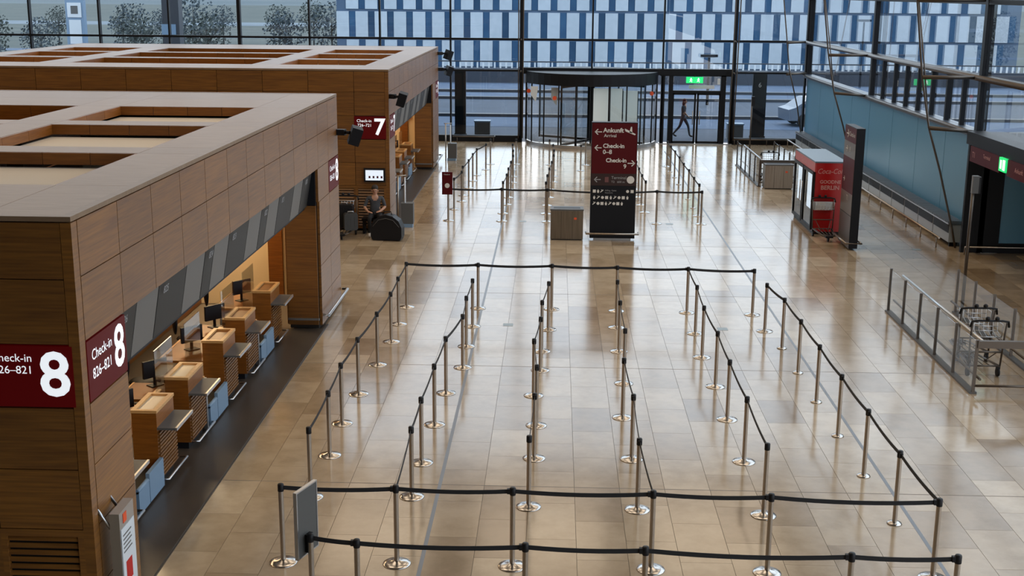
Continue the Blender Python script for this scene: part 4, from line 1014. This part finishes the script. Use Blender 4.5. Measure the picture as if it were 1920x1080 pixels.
def lamp_pole(x, y, h, label):
    t = thing('lamp_pole', label, 'lamp pole', (x, y, -.03)); MB().tube([(0, 0, 0), (0, 0, h)], [.09, .06], 8).build('pole', M_blackmetal, t)
    B(-.5, .5, -.12, .12, h, h+.15).build('lamp_head', M_blackmetal, t); B(-.4, .4, -.1, .1, h-.02, h).build('lens', M_whitepanel, t)
lamp_pole(9.0, 75, 2.8, 'short lamp pole on the forecourt in front of the office building'); lamp_pole(21.5, 90, 4.6, 'dark pole outside beside the corner of the right glass wall'); lamp_pole(-8.8, 72, 2.4, 'short dark pole outside behind the number 7 island')
t = thing('advert_pylon', 'pale pylon with a white square sign outside at the far left', 'pylon', (-28.65, 75, 0))
B(-.55, .55, -.2, .2, 0, 6.5).build('body', M_blueend, t); B(-.36, .36, -.23, -.2, 3.2, 4.6).build('panel', M_whitepanel, t); s_ = B(-.42, .42, -.25, -.2, 4.75, 5.6).build('sign', M_whitepanel, t); B(-.2, .22, -.26, -.25, 4.95, 5.42).build('symbol', M_grey, s_)
t = thing('facade_column', 'thick dark column outside behind the number 7 island roof', 'column', (-22.85, 75, 0)); B(-.5, .5, -.4, .4, 0, 9).build('shaft', M_kerb, t); B(-.55, .3, -.45, -.4, 3.8, 4.4).build('plate', M_blueend, t)
# road vehicles
def car(x, y, rz, col, label):
    t = thing('car', label, 'car', (x, y, -.03), rz, group='parked cars outside'); mm = mat('car_paint', col, .3)
    MB().poly([(-2.1, .3), (2.1, .3), (2.15, .7), (1.3, .9), (.7, 1.42), (-1.1, 1.42), (-1.8, .95), (-2.15, .85)], (0, .85, 0), (1, 0, 0), (0, 0, 1), 1.7).build('body', mm, t)
    MB().poly([(1.12, .93), (.62, 1.36), (-1.02, 1.36), (-1.55, .96)], (0, -.855, 0), (1, 0, 0), (0, 0, 1), .01).build('window', M_bwin, t)
    for x_ in (-1.35, 1.35):
        for y_ in (-.75, .75): MB().tube([(x_, y_-.1, .32), (x_, y_+.1, .32)], .32, 12).build('wheel', M_black, t)
car(-33, 100, .1, (.6, .62, .65), 'white car on the road behind the far left trees'); bpy.data.objects['car'].location.z = -5
car(-43, 96, 0, (.5, .52, .56), 'pale car at the far left edge beyond the glass'); bpy.data.objects['car.001'].location.z = -5
car(13.6, 64, .15, (.10, .13, .18), 'dark blue car waiting outside by the right corner')
# far landscape at the left
tag(B(-3000, 3000, 900, 6000, -6.2, -5.2).build('ground_horizon', noisy('far_plain', (.05, .075, .09), (.09, .115, .125), .004, .9)), 'haze-tinted plain on the horizon', 'field', kind='structure')  # distance haze painted as a bluish ground colour
gf = bpy.data.objects['ground_field']
for xa, xb, ya, yb, m_ in ((-70, -27, 128, 190, noisy('green_meadow', (.06, .09, .05), (.085, .115, .07), .1, .9)), (-400, -60, 140, 146, M_pave), (-400, 60, 232, 240, M_pave), (-400, 60, 300, 312, noisy('pale_far_lot', (.09, .12, .15), (.14, .17, .20), .05, .9)), (-400, -80, 190, 215, noisy('brown_grass', (.075, .075, .06), (.11, .105, .08), .1, .9)), (-400, -40, 400, 440, bpy.data.materials['pale_far_lot'])):
    B(xa, xb, ya, yb, -5, -4.97).build('ground_strip', m_, gf)
def tree(x, y, h, label, col):
    t = thing('tree', label, 'tree', (x, y, -5), group='winter trees beyond the glass')
    rnd = random.Random(int(x*10+y))
    mb = MB(); mb.tube([(0, 0, 0), (.1, 0, h*.45), (0, 0, h*.85)], [.18, .12, .04], 6)
    for k in range(9):
        a = rnd.uniform(0, 6.283); z = h*rnd.uniform(.25, .6); l = h*rnd.uniform(.18, .3)
        mb.tube([(0, 0, z), (l*math.cos(a), l*math.sin(a), z+l*.9)], [.06, .02], 5)
    mb.build('trunk', bpy.data.materials.get('bark') or mat('bark', (.05, .055, .06), .9), t)
    mb = MB()
    for k in range(700):
        v = Vector((rnd.gauss(0, 1), rnd.gauss(0, 1), rnd.gauss(0, 1))).normalized()*rnd.random()**.4
        c = Vector((v.x*h*.34, v.y*h*.34, h*(.60+.38*v.z))); s = rnd.uniform(.08, .2)*h/8
        u = Vector((rnd.gauss(0, 1), rnd.gauss(0, 1), rnd.gauss(0, 1))).normalized(); w_ = u.orthogonal().normalized()
        mb.add([c+u*s, c+w_*s, c-u*s, c-w_*s], [(0, 1, 2, 3)])
    mb.build('crown', col, t)
fo = [noisy('crown_olive', (.03, .042, .042), (.055, .068, .065), 2, .9), noisy('crown_haze_grey', (.035, .05, .065), (.06, .08, .095), 2, .9)]  # crowns tinted blue-grey, with the air's haze in the colour
rnd0 = random.Random(3)
spots = [(-78, 172, 9), (-68, 165, 8), (-60, 178, 10), (-53, 160, 8.5), (-49, 170, 11), (-44, 158, 9), (-37, 172, 9), (-33, 185, 10), (-90, 180, 9)]
spots += [(-100+i*10.5+rnd0.uniform(-3, 3), 255+rnd0.uniform(-10, 10), rnd0.uniform(7, 10)) for i in range(7)] + [(-66+i*11, 148+rnd0.uniform(-4, 4), rnd0.uniform(4.5, 6.5)) for i in range(3)]
for i, (x, y, h) in enumerate(sorted(spots, key=lambda q: q[0]/q[1])): tree(x, y, h, 'grey winter tree beyond the glass, %s from the left edge' % ordn(i), fo[i % 2])
